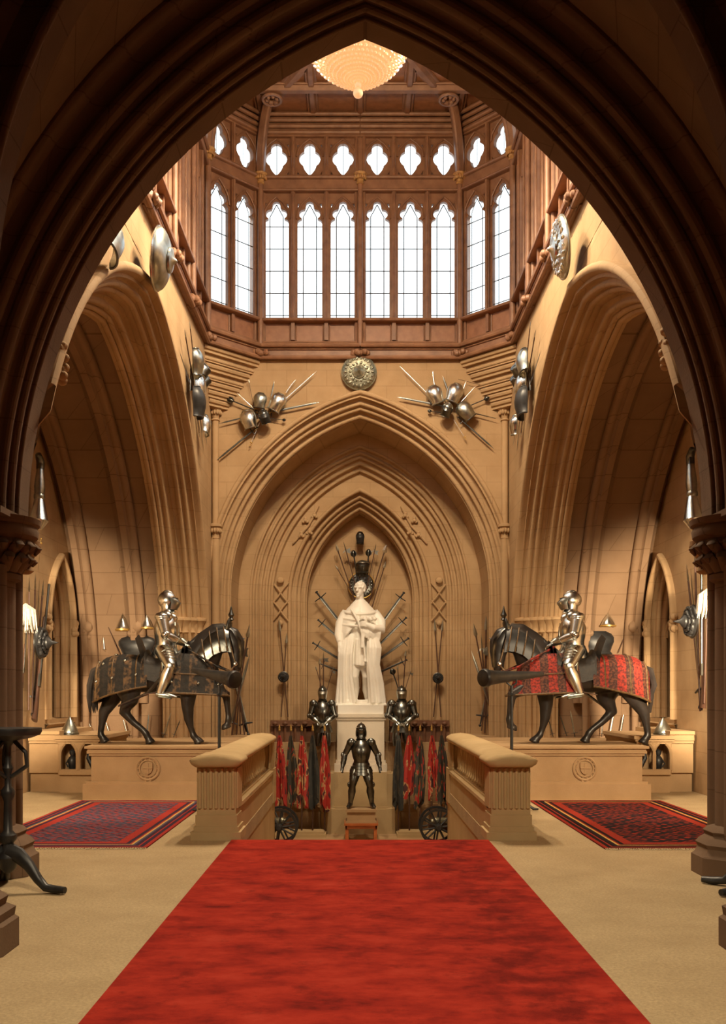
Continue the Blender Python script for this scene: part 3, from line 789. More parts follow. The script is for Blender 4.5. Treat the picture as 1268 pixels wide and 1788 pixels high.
# ---------------------------------------------------------------- suits of armour
def armour(J, m, root, helm='close', legs=True, m2=None, lames=True, skirt=.16):
    """J: joints pelvis chest neck head, then shoulder/elbow/hand/hip/knee/ankle as left and right pairs; fwd = facing"""
    m2 = m2 or m
    f = V(J['fwd']).normalized(); side = V((0,0,1)).cross(f).normalized()
    pel, che, nec, hea = (V(J[k]) for k in ('pelvis', 'chest', 'neck', 'head'))
    mb = MB()
    up = (nec - pel).normalized()
    mb.tube([pel - up*.02, pel + up*.07, lerp(pel, che, .5) + f*.02, che + f*.025, lerp(che, nec, .55) + f*.01, nec - up*.02],
            [(.18,.15), (.165,.145), (.195,.175), (.225,.185), (.18,.14), (.09,.09)], 20, ref=side)
    mb.tube([pel + up*.02 + f*.155, lerp(pel, che, .5) + f*.2, che + f*.205], [.004, .014, .004], 8)
    b_ = mb.build('breastplate', m, root)
    g = MB()
    for k in range(3): g.tube([nec + up*(-.05+.035*k) + side*(.10-.012*k)*math.cos(t) + f*(.095-.012*k)*math.sin(t) for t in [2*PI*q/16 for q in range(16)]], .02, 6, closed=True)
    for s in (-1, 1): g.tube([pel + up*.1 + side*(.1*s) + f*.15, che + side*(.13*s) + f*.17 + up*.08], .006, 5)
    g.build('rim', m2, b_)
    # skirt and thigh plates
    mb = MB()
    for k in range(4):
        z = .02 - skirt*k/3.2
        mb.tube([pel + up*z, pel + up*(z-.06)], [(.185+.017*k, .16+.015*k), (.20+.017*k, .174+.015*k)], 20, ref=side)
    mb.build('skirt', m, root)
    # head
    hf = V(J.get('look', J['fwd'])).normalized(); hs = V((0,0,1)).cross(hf).normalized()
    mb = MB()
    Mh = MX.Translation(hea) @ MX(((hf.x, hs.x, 0, 0), (hf.y, hs.y, 0, 0), (hf.z, hs.z, 1, 0), (0, 0, 0, 1)))
    mb.ell((-.01, 0, .03), (.135, .115, .145), Mh, 18, 12)
    mb.tube([Mh @ V((.10*math.cos(a)-.01, 0, .03+.15*math.sin(a))) for a in [PI*q/12 for q in range(13)]], [.006]+[.016]*11+[.006], 6)
    mb.tube([Mh @ V((0,0,-.03)), Mh @ V((0,0,-.12)), Mh @ V((.005,0,-.17)), Mh @ V((.01,0,-.19))], [(.11,.1), (.09,.085), (.105,.10), (.13,.12)], 16, ref=hs)
    h = mb.build('helmet', m, root)
    v = MB()
    if helm == 'close':
        v.grid([[Mh @ V((x*math.cos(a)**.7*1.0 + .01, w*math.sin(a), z)) for a in [-1.35 + 2.7*q/12 for q in range(13)]] for z, x, w in ((.06,.125,.12), (.03,.15,.122), (-.02,.185,.118), (-.07,.16,.11), (-.13,.13,.10))])
        v.build('visor', m2, h)
    else:
        v.grid([[Mh @ V((x*math.cos(a) + .01, w*math.sin(a), z)) for a in [-1.2 + 2.4*q/12 for q in range(13)]] for z, x, w in ((.085,.12,.11), (.075,.20,.13), (.07,.2,.13))])
        for s in (-1, 1): v.ell((.03, s*.105, -.05), (.06, .02, .09), Mh)
        v.build('peak', m2, h)
    e = MB(); e.tube([Mh @ V((.132*math.cos(a)+.014, .124*math.sin(a), .055)) for a in [-1 + 2*q/10 for q in range(11)]], .008, 5); e.build('sight', IRON, h)
    for sgn, k in ((1, 'l'), (-1, 'r')):
        sh, el, ha = V(J['shoulder_'+k]), V(J['elbow_'+k]), V(J['hand_'+k])
        mb = MB(); d = (el-sh).normalized()
        for q in range(5): mb.ell(sh + d*(.035*q - .02), (.105-.009*q, .10-.008*q, .075), seg=14, rings=8)
        mb.ell(sh - d*.02 + f*.06 - side*sgn*.0, (.09,.05,.09))
        mb.build('shoulder_plate', m, root)
        mb = MB(); mb.tube([sh + d*.05, lerp(sh, el, .55), el], [.085, .074, .062], 14)
        mb.ell(el, .072); mb.ell(el + side*sgn*.05, (.05,.075,.05) if abs(side.x) < .5 else (.04,.06,.06))
        d2 = (ha-el).normalized()
        mb.tube([el, lerp(el, ha, .3), lerp(el, ha, .75)], [.06, .07, .05], 14)
        mb.build('arm_plate', m, root)
        mb = MB(); w = ha - d2*.02
        mb.tube([lerp(el, ha, .6), lerp(el, ha, .8), w], [.068, .05, .042], 14)
        fx = side*sgn if abs(d2.dot(f)) > .6 or True else side
        pal = w + d2*.05; bend = (V((0,0,-1)) if abs(d2.z) < .7 else -side*sgn*.3 + f*.4).normalized()
        n2 = d2.cross(fx); n2 = n2.normalized() if n2.length > .1 else f
        lat = n2.cross(d2).normalized() if abs(d2.z) < .7 else f
        mb.tube([w, pal, w + d2*.10], [(.032,.042), (.028,.046), (.022,.042)], 12, ref=bend)
        for q in range(4):
            b0 = w + d2*.095 + lat*(.033 - .022*q); L = (.026, .03, .028, .022)[q]
            mb.tube([b0, b0 + d2*L*1.1 + bend*.008, b0 + d2*L*1.5 + bend*L*1.2, b0 + d2*L*.9 + bend*L*2.2], [.0125, .012, .011, .008], 7)
        b0 = w + d2*.03 + lat*.045
        mb.tube([b0, b0 + lat*.02 + d2*.03, b0 + lat*.012 + d2*.06 + bend*.02], [.014, .013, .009], 7)
        mb.build('gauntlet', m2, root)
        if not legs: continue
        hp, kn, an = V(J['hip_'+k]), V(J['knee_'+k]), V(J['ankle_'+k]); toe = V(J.get('toe_'+k, an + f*.2 - V((0,0,.05))))
        mb = MB(); d = (kn-hp).normalized()
        for q in range(4): mb.tube([lerp(hp, kn, .12+.15*q) + f*.03, lerp(hp, kn, .30+.15*q) + f*.03], [(.13-.009*q,.115-.009*q), (.135-.011*q,.12-.011*q)], 14, ref=side)
        mb.build('thigh_plate', m, root)
        mb = MB(); mb.tube([hp, lerp(hp, kn, .5), kn], [.125, .11, .08], 14); mb.ell(kn, (.078,.078,.085)); mb.ell(kn + side*sgn*.06, (.06,.02,.07))
        mb.tube([kn, lerp(kn, an, .12), lerp(kn, an, .35), lerp(kn, an, .8), an], [.074, .075, .092, .06, .052], 14)
        mb.build('leg_plate', m, root)
        mb = MB(); dt = toe - an
        mb.tube([an - dt*.2 - V((0,0,.02)), an + V((0,0,-.02)), an + dt*.5, an + dt*.85, toe], [(.045,.04), (.05,.055), (.05,.04), (.045,.026), (.02,.012)], 12, ref=side)
        for q in range(4): mb.tube([an + dt*(.2+.17*q) + side*.05*math.cos(t)*(1-.1*q) + V((0,0,.052-.012*q))*math.sin(t)*.9 for t in [PI*z/8 for z in range(9)]], .006, 5)
        mb.build('foot_plate', m2, root)

LEATHER = noisy('black_leather', (.010,.008,.007), (.03,.022,.016), scale=12, rough=.55, bump=.4, bscale=40)
def brocade(name, a, c, d, e, sc):
    m, nt, b = mat(name); L = nt.links.new
    tc = nd(nt, 'ShaderNodeTexCoord'); nz = nd(nt, 'ShaderNodeTexNoise', Scale=sc, Detail=5); wv = nd(nt, 'ShaderNodeTexWave', Scale=1.15, Distortion=.9)
    L(tc.outputs['Object'], nz.inputs['Vector']); L(tc.outputs['Object'], wv.inputs['Vector'])
    ca = ramp(nt, nz.outputs['Fac'], [(.38, a), (.62, c)]); cb = ramp(nt, nz.outputs['Fac'], [(.42, d), (.66, e)])
    mx = nd(nt, 'ShaderNodeMix', data_type='RGBA'); L(ramp(nt, wv.outputs['Fac'], [(.5, (0,0,0)), (.58, (1,1,1))]), mx.inputs[0]); L(ca, mx.inputs[6]); L(cb, mx.inputs[7]); L(mx.outputs[2], b.inputs['Base Color'])
    b.inputs['Roughness'].default_value = .75
    bp = nd(nt, 'ShaderNodeBump', Strength=.6, Distance=.02); L(nz.outputs['Fac'], bp.inputs['Height']); L(bp.outputs[0], b.inputs['Normal'])
    return m
CLOTH_RED = brocade('brocade_red', (.09,.007,.005), (.37,.028,.013), (.035,.008,.006), (.15,.045,.02), 30)
CLOTH_BROWN = brocade('brocade_brown', (.007,.006,.005), (.018,.013,.009), (.012,.009,.007), (.15,.082,.035), 14)
FRINGE = noisy('gold_fringe', (.06,.033,.012), (.17,.095,.035), scale=30, rough=.6)

HZ = .88; HYY = 16.75
h1 = horse(HORSE_BLACK, 'horse_statue'); bard(h1, CLOTH_BROWN, FRINGE, STEEL_GREY)
tag(h1, 'black armoured horse in brown brocade cloth, on the left plinth', 'horse', 'mounted horses on the plinths')
h2 = horse(HORSE_BLACK, 'horse_statue'); bard(h2, CLOTH_RED, FRINGE, BRONZE)
tag(h2, 'black armoured horse in red brocade cloth, on the right plinth', 'horse', 'mounted horses on the plinths')
MH1 = T(-3.25, HYY, HZ); MH2 = T(3.52, HYY, HZ) @ RZ(PI) @ SCL(1.06, 1, 1.0)
h1.matrix_world = MH1; h2.matrix_world = MH2
RID = dict(fwd=(1,0,0), pelvis=(-.12,0,1.66), chest=(-.13,0,1.98), neck=(-.12,0,2.2), head=(-.09,0,2.40),
    shoulder_l=(-.13,.23,2.12), elbow_l=(-.07,.33,1.84), hand_l=(.18,.16,1.70), shoulder_r=(-.13,-.23,2.12), elbow_r=(-.06,-.33,1.84), hand_r=(.17,-.17,1.70),
    hip_l=(-.12,.20,1.60), knee_l=(.02,.43,1.34), ankle_l=(-.12,.45,.90), toe_l=(.12,.46,.84), hip_r=(-.12,-.20,1.60), knee_r=(.02,-.43,1.34), ankle_r=(-.12,-.45,.90), toe_r=(.12,-.46,.84))
for M, lb, nm in ((MH1, 'polished steel armour with closed helmet seated on the brown-clothed horse', 1), (MH2, 'polished steel armour with closed helmet seated on the red-clothed horse', 2)):
    r = empty('rider_armour'); armour(RID, STEEL, r, m2=STEEL_GREY)
    for s in (-1, 1):
        mb = MB(); mb.tube([(-.1, s*.40, 1.4), (-.06, s*.47, .98)], .012, 6); mb.tube([(-.14, s*.46, .85), (.04, s*.46, .82)], [(.07,.012)]*2, 8)
        mb.tube([(-.17, s*.46, .92), (-.35, s*.46, .88)], .01, 6)
        mb.build('stirrup', STEEL_GREY, r)
    mb = MB(); mb.tube([(.02,-.36,1.42), (-.28,-.42,.98), (-.62,-.44,.68)] if nm == 2 else [(.0,-.36,1.3), (-.3,-.44,.9), (-.7,-.46,.7)], [.028,.026,.016], 8); mb.build('scabbard', STEEL_DARK, r)
    tag(r, lb, 'armour', 'rider armours on the horses'); r.matrix_world = M @ T(-.12,0,1.62) @ SCL(1.2,1.06,1.05) @ T(.12,0,-1.62)

# ---------------------------------------------------------------- suit standing before the pedestal
def stand_pose(w=1.0):
    return dict(fwd=(0,-1,0), pelvis=(0,0,.98), chest=(0,0,1.30), neck=(0,0,1.53), head=(0,0,1.70),
        shoulder_l=(.23,0,1.44), elbow_l=(.37,.02,1.17), hand_l=(.42,-.08,.90), shoulder_r=(-.23,0,1.44), elbow_r=(-.37,.02,1.17), hand_r=(-.42,-.08,.90),
        hip_l=(.11,0,.90), knee_l=(.19,-.03,.52), ankle_l=(.24,.02,.10), toe_l=(.30,-.2,.035), hip_r=(-.11,0,.90), knee_r=(-.19,-.03,.52), ankle_r=(-.24,.02,.10), toe_r=(-.30,-.2,.035))
r = empty('suit_of_armour'); armour(stand_pose(), STEEL_DARK, r, helm='burgonet', skirt=.22)
tag(r, 'dark full suit of armour standing on the red table before the statue', 'armour')
r.matrix_world = T(.02, 21.45, -.80) @ SCL(.98, 1, 1.0)
for s, cat_l in ((-1, 'dark half suit of armour hung left of the statue pedestal'), (1, 'dark half suit of armour hung right of the statue pedestal')):
    J = stand_pose()
    J.update(elbow_l=(.30,-.04,1.17), hand_l=(.10,-.2,1.02), elbow_r=(-.30,-.04,1.17), hand_r=(-.10,-.2,1.02))
    r = empty('half_armour'); armour(J, STEEL_DARK, r, legs=False, m2=STEEL_GREY, skirt=.18)
    mb = MB()
    for e in (-1, 1):
        mb.tube([(.1*e,-.04,.80), (.12*e,-.06,.6), (.13*e,-.05,.45)], [.10,.09,.06], 12)
    mb.build('thigh_plate', STEEL_DARK, r)
    tag(r, cat_l, 'armour', 'half armours beside the pedestal')
    p = P(563 if s < 0 else 702, 1198, 22.6)
    r.matrix_world = T(p.x, 22.75, p.z - 1.87*.98) @ SCL(1.05 if s > 0 else .95, 1, .98)

# ---------------------------------------------------------------- marble statue
mb = MB()
def S(x, y, z): return V((x, y, z))
def prof_r(z):
    pts = [(0,.60,.44), (.25,.56,.42), (.8,.55,.40), (1.4,.56,.38), (1.75,.555,.36), (2.0,.51,.33), (2.2,.42,.28), (2.36,.30,.22), (2.46,.17,.15)]
    for (a, rx, ry), (b_, rx2, ry2) in zip(pts, pts[1:]):
        if z <= b_: t = (z-a)/(b_-a); return lerp(rx, rx2, t), lerp(ry, ry2, t)
    return pts[-1][1:]
def robe_r(a, z):
    rx, ry = prof_r(z); t = max(0, min(1, (2.15 - z)/1.3))
    fold = .062*t*math.sin(a*8 + 1.0*math.sin(z*1.3 + a)) + .034*t*math.sin(a*15 + 2.2 + z*.9)
    return rx + fold, ry + fold
zs = [i*2.46/40 for i in range(41)]
outer = []
for z in zs:
    o_, i_ = [], []
    if z < 1.55: oa = (.80, .70)
    elif z < 2.05: t = (z-1.55)/.5; oa = (lerp(.80,.06,t), lerp(.70,.04,t))
    else: oa = (.03, .03)
    for k in range(73):
        a = oa[1] + (2*PI - oa[0] - oa[1])*k/72
        rx, ry = robe_r(a, z)
        # the mantle sweeps off to both sides near the floor
        rx += .05*max(0, .5-z)*abs(math.sin(a))
        p = S(rx*math.sin(a), -ry*math.cos(a), z); o_.append(p); i_.append(S(p.x*.85, p.y*.85, z))
    outer.append(o_ + i_[::-1])
mb.grid(outer, wrap=True)
# torso, collar cape and pleated tunic
mb.tube([S(0,0,1.2), S(0,-.02,1.55), S(0,0,1.95), S(0,0,2.2), S(0,.0,2.42), S(0,0,2.54)], [(.27,.24), (.28,.25), (.40,.28), (.38,.25), (.24,.18), (.12,.12)], 24, ref=(1,0,0))
rows = []
for z in [.93 + .09*i for i in range(8)]:
    rows.append([S((.31 + (1.5-z)*.12 + .03*math.sin(k*2*PI*13/78))*math.cos(2*PI*k/78), (.28 + (1.5-z)*.10 + .03*math.sin(k*2*PI*13/78))*math.sin(2*PI*k/78), z - .05*math.cos(2*PI*k/78)) for k in range(78)])
mb.grid(rows, wrap=True); n = len(mb.v)
mb.f.append(tuple(range(n-78, n))); mb.f.append(tuple(range(n-624, n-546)))
for q in range(3): mb.tube([S((.48-.03*q)*math.cos(t), (.36-.03*q)*math.sin(t), 1.98+.15*q - .10*max(0, -math.sin(t))) for t in [2*PI*k/36 for k in range(36)]], .03, 8, closed=True)
# sash and tassels down the front
mb.tube([S(-.22,-.30,2.3), S(-.06,-.37,2.02), S(.05,-.40,1.7), S(.04,-.42,1.35)], .035, 8)
mb.tube([S(.10,-.40,1.9), S(.08,-.44,1.5), S(.12,-.45,1.12), S(.12,-.45,1.02)], [.022,.022,.022,.05], 8)
# legs in hose: weight on the viewer's left leg, the other knee eased
mb.tube([S(-.12,-.06,1.2), S(-.14,-.14,.95), S(-.15,-.20,.66), S(-.13,-.15,.50), S(-.14,-.11,.36), S(-.13,-.15,.12), S(-.14,-.19,.06)], [.16,.155,.115,.105,.12,.065,.065], 14)
mb.tube([S(-.14,-.12,.05), S(-.19,-.30,.05), S(-.22,-.42,.03)], [(.07,.06), (.07,.05), (.04,.03)], 12)
mb.tube([S(.13,-.04,1.2), S(.15,-.12,.95), S(.16,-.16,.66), S(.16,-.08,.50), S(.17,-.02,.36), S(.18,-.04,.12), S(.18,-.08,.06)], [.16,.155,.115,.105,.12,.065,.065], 14)
mb.tube([S(.18,-.02,.05), S(.24,-.22,.05), S(.28,-.34,.03)], [(.07,.06), (.07,.05), (.04,.03)], 12)
# cloak edge falling in a long zigzag at the viewer's right, heavy folds at both sides
for k in range(7):
    x = .20 + .052*k; w = .03*((k*5) % 3)
    mb.tube([S(x*.55+.1,-.27,1.72), S(x*.9+.02,-.35-w,1.35), S(x*.8+.03,-.37-.5*w,.95), S(x+.02,-.36-w,.5), S(x+.06,-.38-w,.04)], [.045,.05,.046,.05,.065], 8)
for k in range(6):
    x = -.54 + .055*k; w = .03*((k*7) % 3)
    mb.tube([S(x+.10,-.20,1.7), S(x+.04,-.28-w,1.2), S(x+.03,-.31-w,.7), S(x+.03*k-.02,-.34-w,.05)], [.04,.048,.045,.06], 8)
mb.tube([S(-.52,-.26,.05), S(-.3,-.36,.05), S(0,-.16,.05), S(.34,-.36,.05), S(.58,-.28,.05)], [.07,.08,.07,.08,.06], 10)
# arms: one hangs inside the robe with the hand out, the other is bent across the chest holding the robe
mb.tube([S(-.36,-.02,2.2), S(-.48,-.05,1.95), S(-.52,-.12,1.66), S(-.50,-.22,1.50)], [.13,.135,.12,.075], 14)
mb.tube([S(-.50,-.22,1.52), S(-.49,-.27,1.40), S(-.485,-.285,1.34)], [(.05,.06), (.04,.06), (.03,.05)], 10)
for q in range(4): mb.tube([S(-.53+.026*q,-.285,1.36), S(-.53+.026*q,-.30,1.27), S(-.52+.026*q,-.285,1.21-.01*(q in (1, 2)))], [.019,.018,.014], 7)
mb.tube([S(-.44,-.26,1.42), S(-.415,-.30,1.35), S(-.42,-.31,1.30)], [.022,.02,.015], 7)
mb.tube([S(.36,-.02,2.2), S(.50,-.10,1.98), S(.50,-.24,1.80), S(.32,-.40,1.84), S(.14,-.43,1.92)], [.13,.14,.13,.085,.055], 14)
for q in range(4): mb.tube([S(.15,-.45,1.95-.032*q), S(.06,-.48,1.98-.032*q), S(.0,-.45,1.975-.032*q)], [.023,.022,.017], 7)
mb.tube([S(.16,-.43,1.97), S(.11,-.47,2.03), S(.06,-.475,2.06)], [.024,.022,.016], 7)
for k in range(9): mb.tube([S(.06+.05*k,-.40+.012*k,1.86), S(.08+.05*k,-.42+.012*k,1.74-.02*(k % 3)), S(.10+.047*k,-.40+.012*k,1.62-.03*(k % 3))], [.03,.034,.022], 7)
for k in range(8): mb.ell(S(.04+.045*k,-.36-.008*k,2.06+.03*math.sin(k*2.3)), (.05,.05,.05), seg=8, rings=6)
# neck and head turned to the viewer's left
mb.tube([S(0,0,2.42), S(-.01,-.02,2.58), S(-.01,-.03,2.68)], [.13,.10,.10], 14)
Mh = T(-.01,-.03,2.775) @ RZ(-.4) @ SCL(1.16,1.16,1.16)
mb.ell((0,.015,.035), (.103,.13,.135), Mh, 20, 16); mb.ell((0,-.04,-.055), (.08,.088,.105), Mh, 16, 12)
mb.tube([Mh @ V((0,-.118,.035)), Mh @ V((0,-.16,-.03)), Mh @ V((0,-.13,-.045))], [.018,.03,.02], 8)
mb.ell((0,-.118,-.095), (.036,.022,.013), Mh); mb.ell((0,-.105,-.14), (.04,.032,.028), Mh); mb.tube([Mh @ V((-.075,-.10,.05)), Mh @ V((0,-.128,.052)), Mh @ V((.075,-.10,.05))], .02, 6)
for s in (-1, 1): mb.ell((s*.112,.0,-.01), (.02,.032,.045), Mh)
for k in range(46):                                        # short curls over the crown and sides
    ph = math.acos(1 - (k+.5)/46*1.15); th = k*2.39996
    d = V((math.sin(ph)*math.cos(th)*.108, .03 + math.sin(ph)*math.sin(th)*.128, .045 + math.cos(ph)*.125))
    if d.y < -.06 and d.z < .09: continue
    mb.ell(d, .030, Mh, seg=7, rings=6)
mb.box((-.60,-.46,-.03), (.64,.46,.02))
st = fused('marble_statue', mb, MARBLE, .0145, 2)
tag(st, 'white marble statue of a robed man standing on the tall pedestal', 'statue')
st.matrix_world = T(P(629, 1232, 23.55).x, 23.55, P(629, 1230, 23.55).z) @ SCL(.98, 1, .995)
STZ = st.matrix_world.translation.z
# ---------------------------------------------------------------- plinths, cabinets, ledges
def medallion(mb, x, y, z, r):
    for rr, w in ((r, .022), (r*.74, .014)):
        mb.tube([(x + rr*math.cos(t), y, z + rr*math.sin(t)) for t in [2*PI*k/28 for k in range(28)]], w, 6, closed=True)
    mb.prism([(x + r*.7*a, z + r*.7*b_) for a, b_ in ((-.62,.7), (.62,.7), (.62,-.05), (.42,-.5), (0,-.8), (-.42,-.5), (-.62,-.05))], y-.02, y+.02)
    mb.box((x-.012, y-.03, z-r*.5), (x+.012, y, z+r*.48)); mb.box((x-r*.42, y-.036, z), (x+r*.42, y, z+.02))
    mb.tube([(x-.05, y, z-r), (x-.02, y-.01, z-r-.06), (x, y, z-r-.1)], .018, 6); mb.tube([(x+.05, y, z-r), (x+.02, y-.01, z-r-.06), (x, y, z-r-.1)], .018, 6)
    for k in range(14):
        t = 2*PI*k/14; mb.ell((x + r*.87*math.cos(t), y, z + r*.87*math.sin(t)), (.018,.014,.018), seg=6, rings=4)
for s, x0, x1, lb, mxx in ((-1, -4.45, -2.16, 'long stone plinth with carved badge under the brown-clothed horse', P(257,1,15.95).x), (1, 2.16, 4.62, 'long stone plinth with carved badge under the red-clothed horse', P(1023,1,15.95).x)):
    r = empty('horse_plinth', T((x0+x1)/2, 16.8, 0)); mb = MB()
    cx = (x0+x1)/2; a, b_ = x0-cx, x1-cx
    mb.box((a-.12, -.86, 0), (b_+.12, .8, .26)); mb.box((a-.08, -.83, .26), (b_+.08, .8, .30))
    mb.box((a, -.78, .30), (b_, .8, .74))
    for z0, z1, e in ((.72,.76,.03), (.76,.80,.06), (.80,.84,.05), (.84,.88,.09)): mb.box((a-e, -.78-e, z0), (b_+e, .8, z1))
    mb.build('body', STONE_PLAIN, r)
    mb = MB(); medallion(mb, mxx-cx, -.79, .51, .185); mb.build('badge', STONE_PLAIN, r)
    tag(r, lb, 'plinth', 'stone horse plinths')
for s in (-1, 1):
    x0, x1, xm = (-5.86, -4.62, -5.30) if s < 0 else (4.84, 5.86, 5.42)
    r = empty('stone_cabinet', T((x0+x1)/2, 17.6, 0)); cx = (x0+x1)/2
    fa, fb = (xm, x1) if s < 0 else (x0, xm)
    pa, pb = (x0, xm) if s < 0 else (xm, x1)
    mb = MB()
    mb.box((pa-cx, -.35, 0), (pb-cx, 1.6, .34)); mb.box((pa-cx, -.42, .34), (pb-cx, 1.6, .86))
    for z0, z1, e in ((.86,.91,.03), (.91,.96,.06), (.96,1.02,.05), (1.02,1.08,.09)): mb.box((pa-cx-e*(s > 0)*0, -.42-e, z0), (pb-cx, 1.6, z1))
    mb.box((fa-cx, -.5, 0), (fb-cx, 1.6, .32))
    mb.box((fa-cx, -.15, .32), (fb-cx, 1.6, .86))
    for z0, z1, e in ((.86,.90,.02), (.90,.94,.05), (.94,1.0,.08)): mb.box((fa-cx-e, -.55-e, z0), (fb-cx+e, 1.6, z1))
    mb.build('body', STONE_PLAIN, r)
    w = (fb-fa)/2; holes = []; a2 = Arch(.14, .12, .66)
    for k in (0, 1):
        xc = fa - cx + w*(k+.5); h = [(xc+x, z) for x, z in a2.path(0, .40, 8)]; holes.append(h[::-1])
    f = MB(); plate([(fa-cx, .32), (fb-cx, .32), (fb-cx, .86), (fa-cx, .86)], holes, .10, T(0, -.5, 0), f)
    for k in (0, 1):
        xc = fa - cx + w*(k+.5); f.tube([(xc+x, -.56, z) for x, z in a2.path(.02, .40, 8)], .018, 6)
        f.tube([(xc-.15, -.54, .38), (xc-.15, -.54, .66)], .02, 6); f.tube([(xc+.15, -.54, .38), (xc+.15, -.54, .66)], .02, 6)
    f.build('arcade_front', STONE_PLAIN, r)
    tag(r, 'stone cabinet with two arched niches beside the %s horse plinth' % ('brown-clothed' if s < 0 else 'red-clothed'), 'cabinet', 'niched stone cabinets')
    for k in (0, 1):
        xc = fa + w*(k+.5); o = MB(); big = (k == 0) == (s < 0)
        if big:
            o.lathe([(.07,0), (.08,.03), (.05,.06), (.06,.12), (.085,.2), (.06,.27), (.03,.3), (.045,.33), (.05,.38), (.0,.43)], 14)
            for e in (-1, 1): o.tube([(.06*e,0,.24), (.11*e,0,.16), (.06*e,0,.1)], .014, 6)
            q = o.build('bronze_urn', IRON)
        else:
            o.tube([(-.10*s,0,.0), (-.02*s,-.02,.12), (.06*s,0,.26), (.05*s,0,.36)], [.05,.04,.035,.02], 8); o.ell((.05*s,0,.37), .035)
            q = o.build('powder_horn', IRON)
        q.location = (xc, 17.28, .335)
        tag(q, '%s in the %s niche of the cabinet by the %s horse' % ('dark urn-shaped ornament' if big else 'curved dark horn', 'outer' if big else 'inner', 'brown-clothed' if s < 0 else 'red-clothed'), 'ornament')
# ledges against the transept back walls
for s, nm in ((-1, 'trim_40'), (1, 'trim_41')):
    mb = MB()
    mb.box((min(s*2.35, s*5.88), 19.3, 0), (max(s*2.35, s*5.88), 20.6, .7))
    for z0, z1, e in ((.7,.74,.03), (.74,.8,.07)): mb.box((min(s*2.35, s*5.88), 19.3-e, z0), (max(s*2.35, s*5.88), 20.6, z1))
    mb.box((min(s*2.3, s*3.4), 22.1, 0), (max(s*2.3, s*3.4), 23.4, .76))
    struct(mb.build(nm, STONE_PLAIN))

# ---------------------------------------------------------------- balustrades
BALm = MB(); BALm.lathe([(.055,0), (.055,.03), (.035,.05), (.03,.09), (.04,.14), (.042,.2), (.032,.3), (.026,.4), (.03,.42), (.05,.44), (.05,.46)], 10)
BALm = BALm.mesh('baluster', STONE_BAL)
for s, lb in ((-1, 'pale stone balustrade flanking the stairhead below the brown-clothed horse'), (1, 'pale stone balustrade flanking the stairhead below the red-clothed horse')):
    r = empty('balustrade', T(s*1.77, 11.75, 0))
    mb = MB()
    mb.box((-.21, .25, -.18), (.21, 5.6, .34)); mb.box((-.235, .25, .34), (.235, 5.75, .39)); mb.box((-.17, .25, .39), (.17, 5.75, .42))
    mb.build('plinth_wall', STONE_BAL, r)
    mb = MB()
    mb.box((-.30, -.12, 0), (.30, .46, .10)); mb.box((-.27, -.09, .10), (.27, .43, .16)); mb.box((-.25, -.07, .16), (.25, .41, .30)); mb.box((-.235, -.05, .30), (.235, .38, .92))
    for k in range(7): mb.tube([(-.2+.0667*k, -.055, .38), (-.2+.0667*k, -.055, .86)], .022, 8)
    for k in range(6): mb.tube([(-s*.24, .0+.07*k, .38), (-s*.24, .0+.07*k, .86)], .022, 8)
    mb.build('newel', STONE_BAL, r)
    mb = MB()
    pr = [(-.25,.88), (-.30,.91), (-.32,.95), (-.30,.98), (-.2,1.02), (0,1.04), (.2,1.02), (.30,.98), (.32,.95), (.30,.91), (.25,.88)]
    st = [(-.20, .6), (-.16, .92), (-.08, 1), (.48, 1.0), (.56, .84), (5.45, .84), (5.62, .8), (5.74, .62), (5.78, .3)]
    rows = [[V((x*k, y, z if k > .7 else .95 + (z-.95)*k)) for x, z in pr] for y, k in st]
    mb.grid(rows, wrap=True)
    mb.f.append(tuple(range(11))); mb.f.append(tuple(range(88, 99)))
    mb.build('handrail', STONE_BAL, r, 65)
    mb = MB(); mb.box((-.22, 5.3, .42), (.22, 5.66, .9)); mb.box((-.24, 5.3, -.18), (.24, 5.78, .42))
    for k in range(4): mb.tube([(-.16+.107*k, 5.3, .46), (-.16+.107*k, 5.3, .86)], .02, 8)
    mb.build('end_post', STONE_BAL, r)
    for k in range(19):
        b_ = link('baluster', BALm, r); b_.location = (-s*.06, .58 + .255*k, .42)
    tag(r, lb, 'balustrade', 'stairhead balustrades')

# ---------------------------------------------------------------- statue pedestal, table and block
r = empty('statue_pedestal', T(.018, 23.4, ZL)); mb = MB()
def slab(h, d, z0, z1): mb.box((-h, -d, z0-ZL), (h, d, z1-ZL))
slab(.54, .50, 1.24, STZ-.005); mb.build('statue_base', MARBLE, r); mb = MB()
slab(.62, .56, 1.16, 1.24); slab(.59, .53, 1.10, 1.16); slab(.555, .5, .14, 1.10); slab(.585, .53, .06, .14); slab(.62, .56, -.12, .06)
mb.build('die', PED, r); mb = MB()
slab(.72, .62, -.92, -.12); slab(.76, .66, -.98, -.92); slab(.80, .7, ZL, -.98)
for s in (-1, 1): mb.lathe([(.22, 0), (.22, .5), (.24, .52), (.25, .58), (.22, .6), (.20, .62), (.20, 1.4), (.05, 1.43)], 20, T(s*.72, -.45, 0))
mb.build('foot', STONE_BAL, r)
tag(r, 'tall pale stone pedestal carrying the white marble statue', 'pedestal')
r = empty('side_table', T(.02, 21.45, ZL)); MAHOG = noisy('mahogany', (.40,.11,.03), (.55,.17,.055), scale=6, rough=.35)
mb = MB(); mb.box((-.37,-.28,.40), (.37,.28,.45)); mb.build('table_top', MAHOG, r)
mb = MB()
for a, b_ in (((-.35,-.25,.33), (.35,-.22,.40)), ((-.34,.22,.33), (.34,.25,.40)), ((-.34,-.25,.33), (-.31,.25,.40)), ((.31,-.25,.33), (.34,.25,.40))): mb.box(a, b_)
mb.build('apron', MAHOG, r)
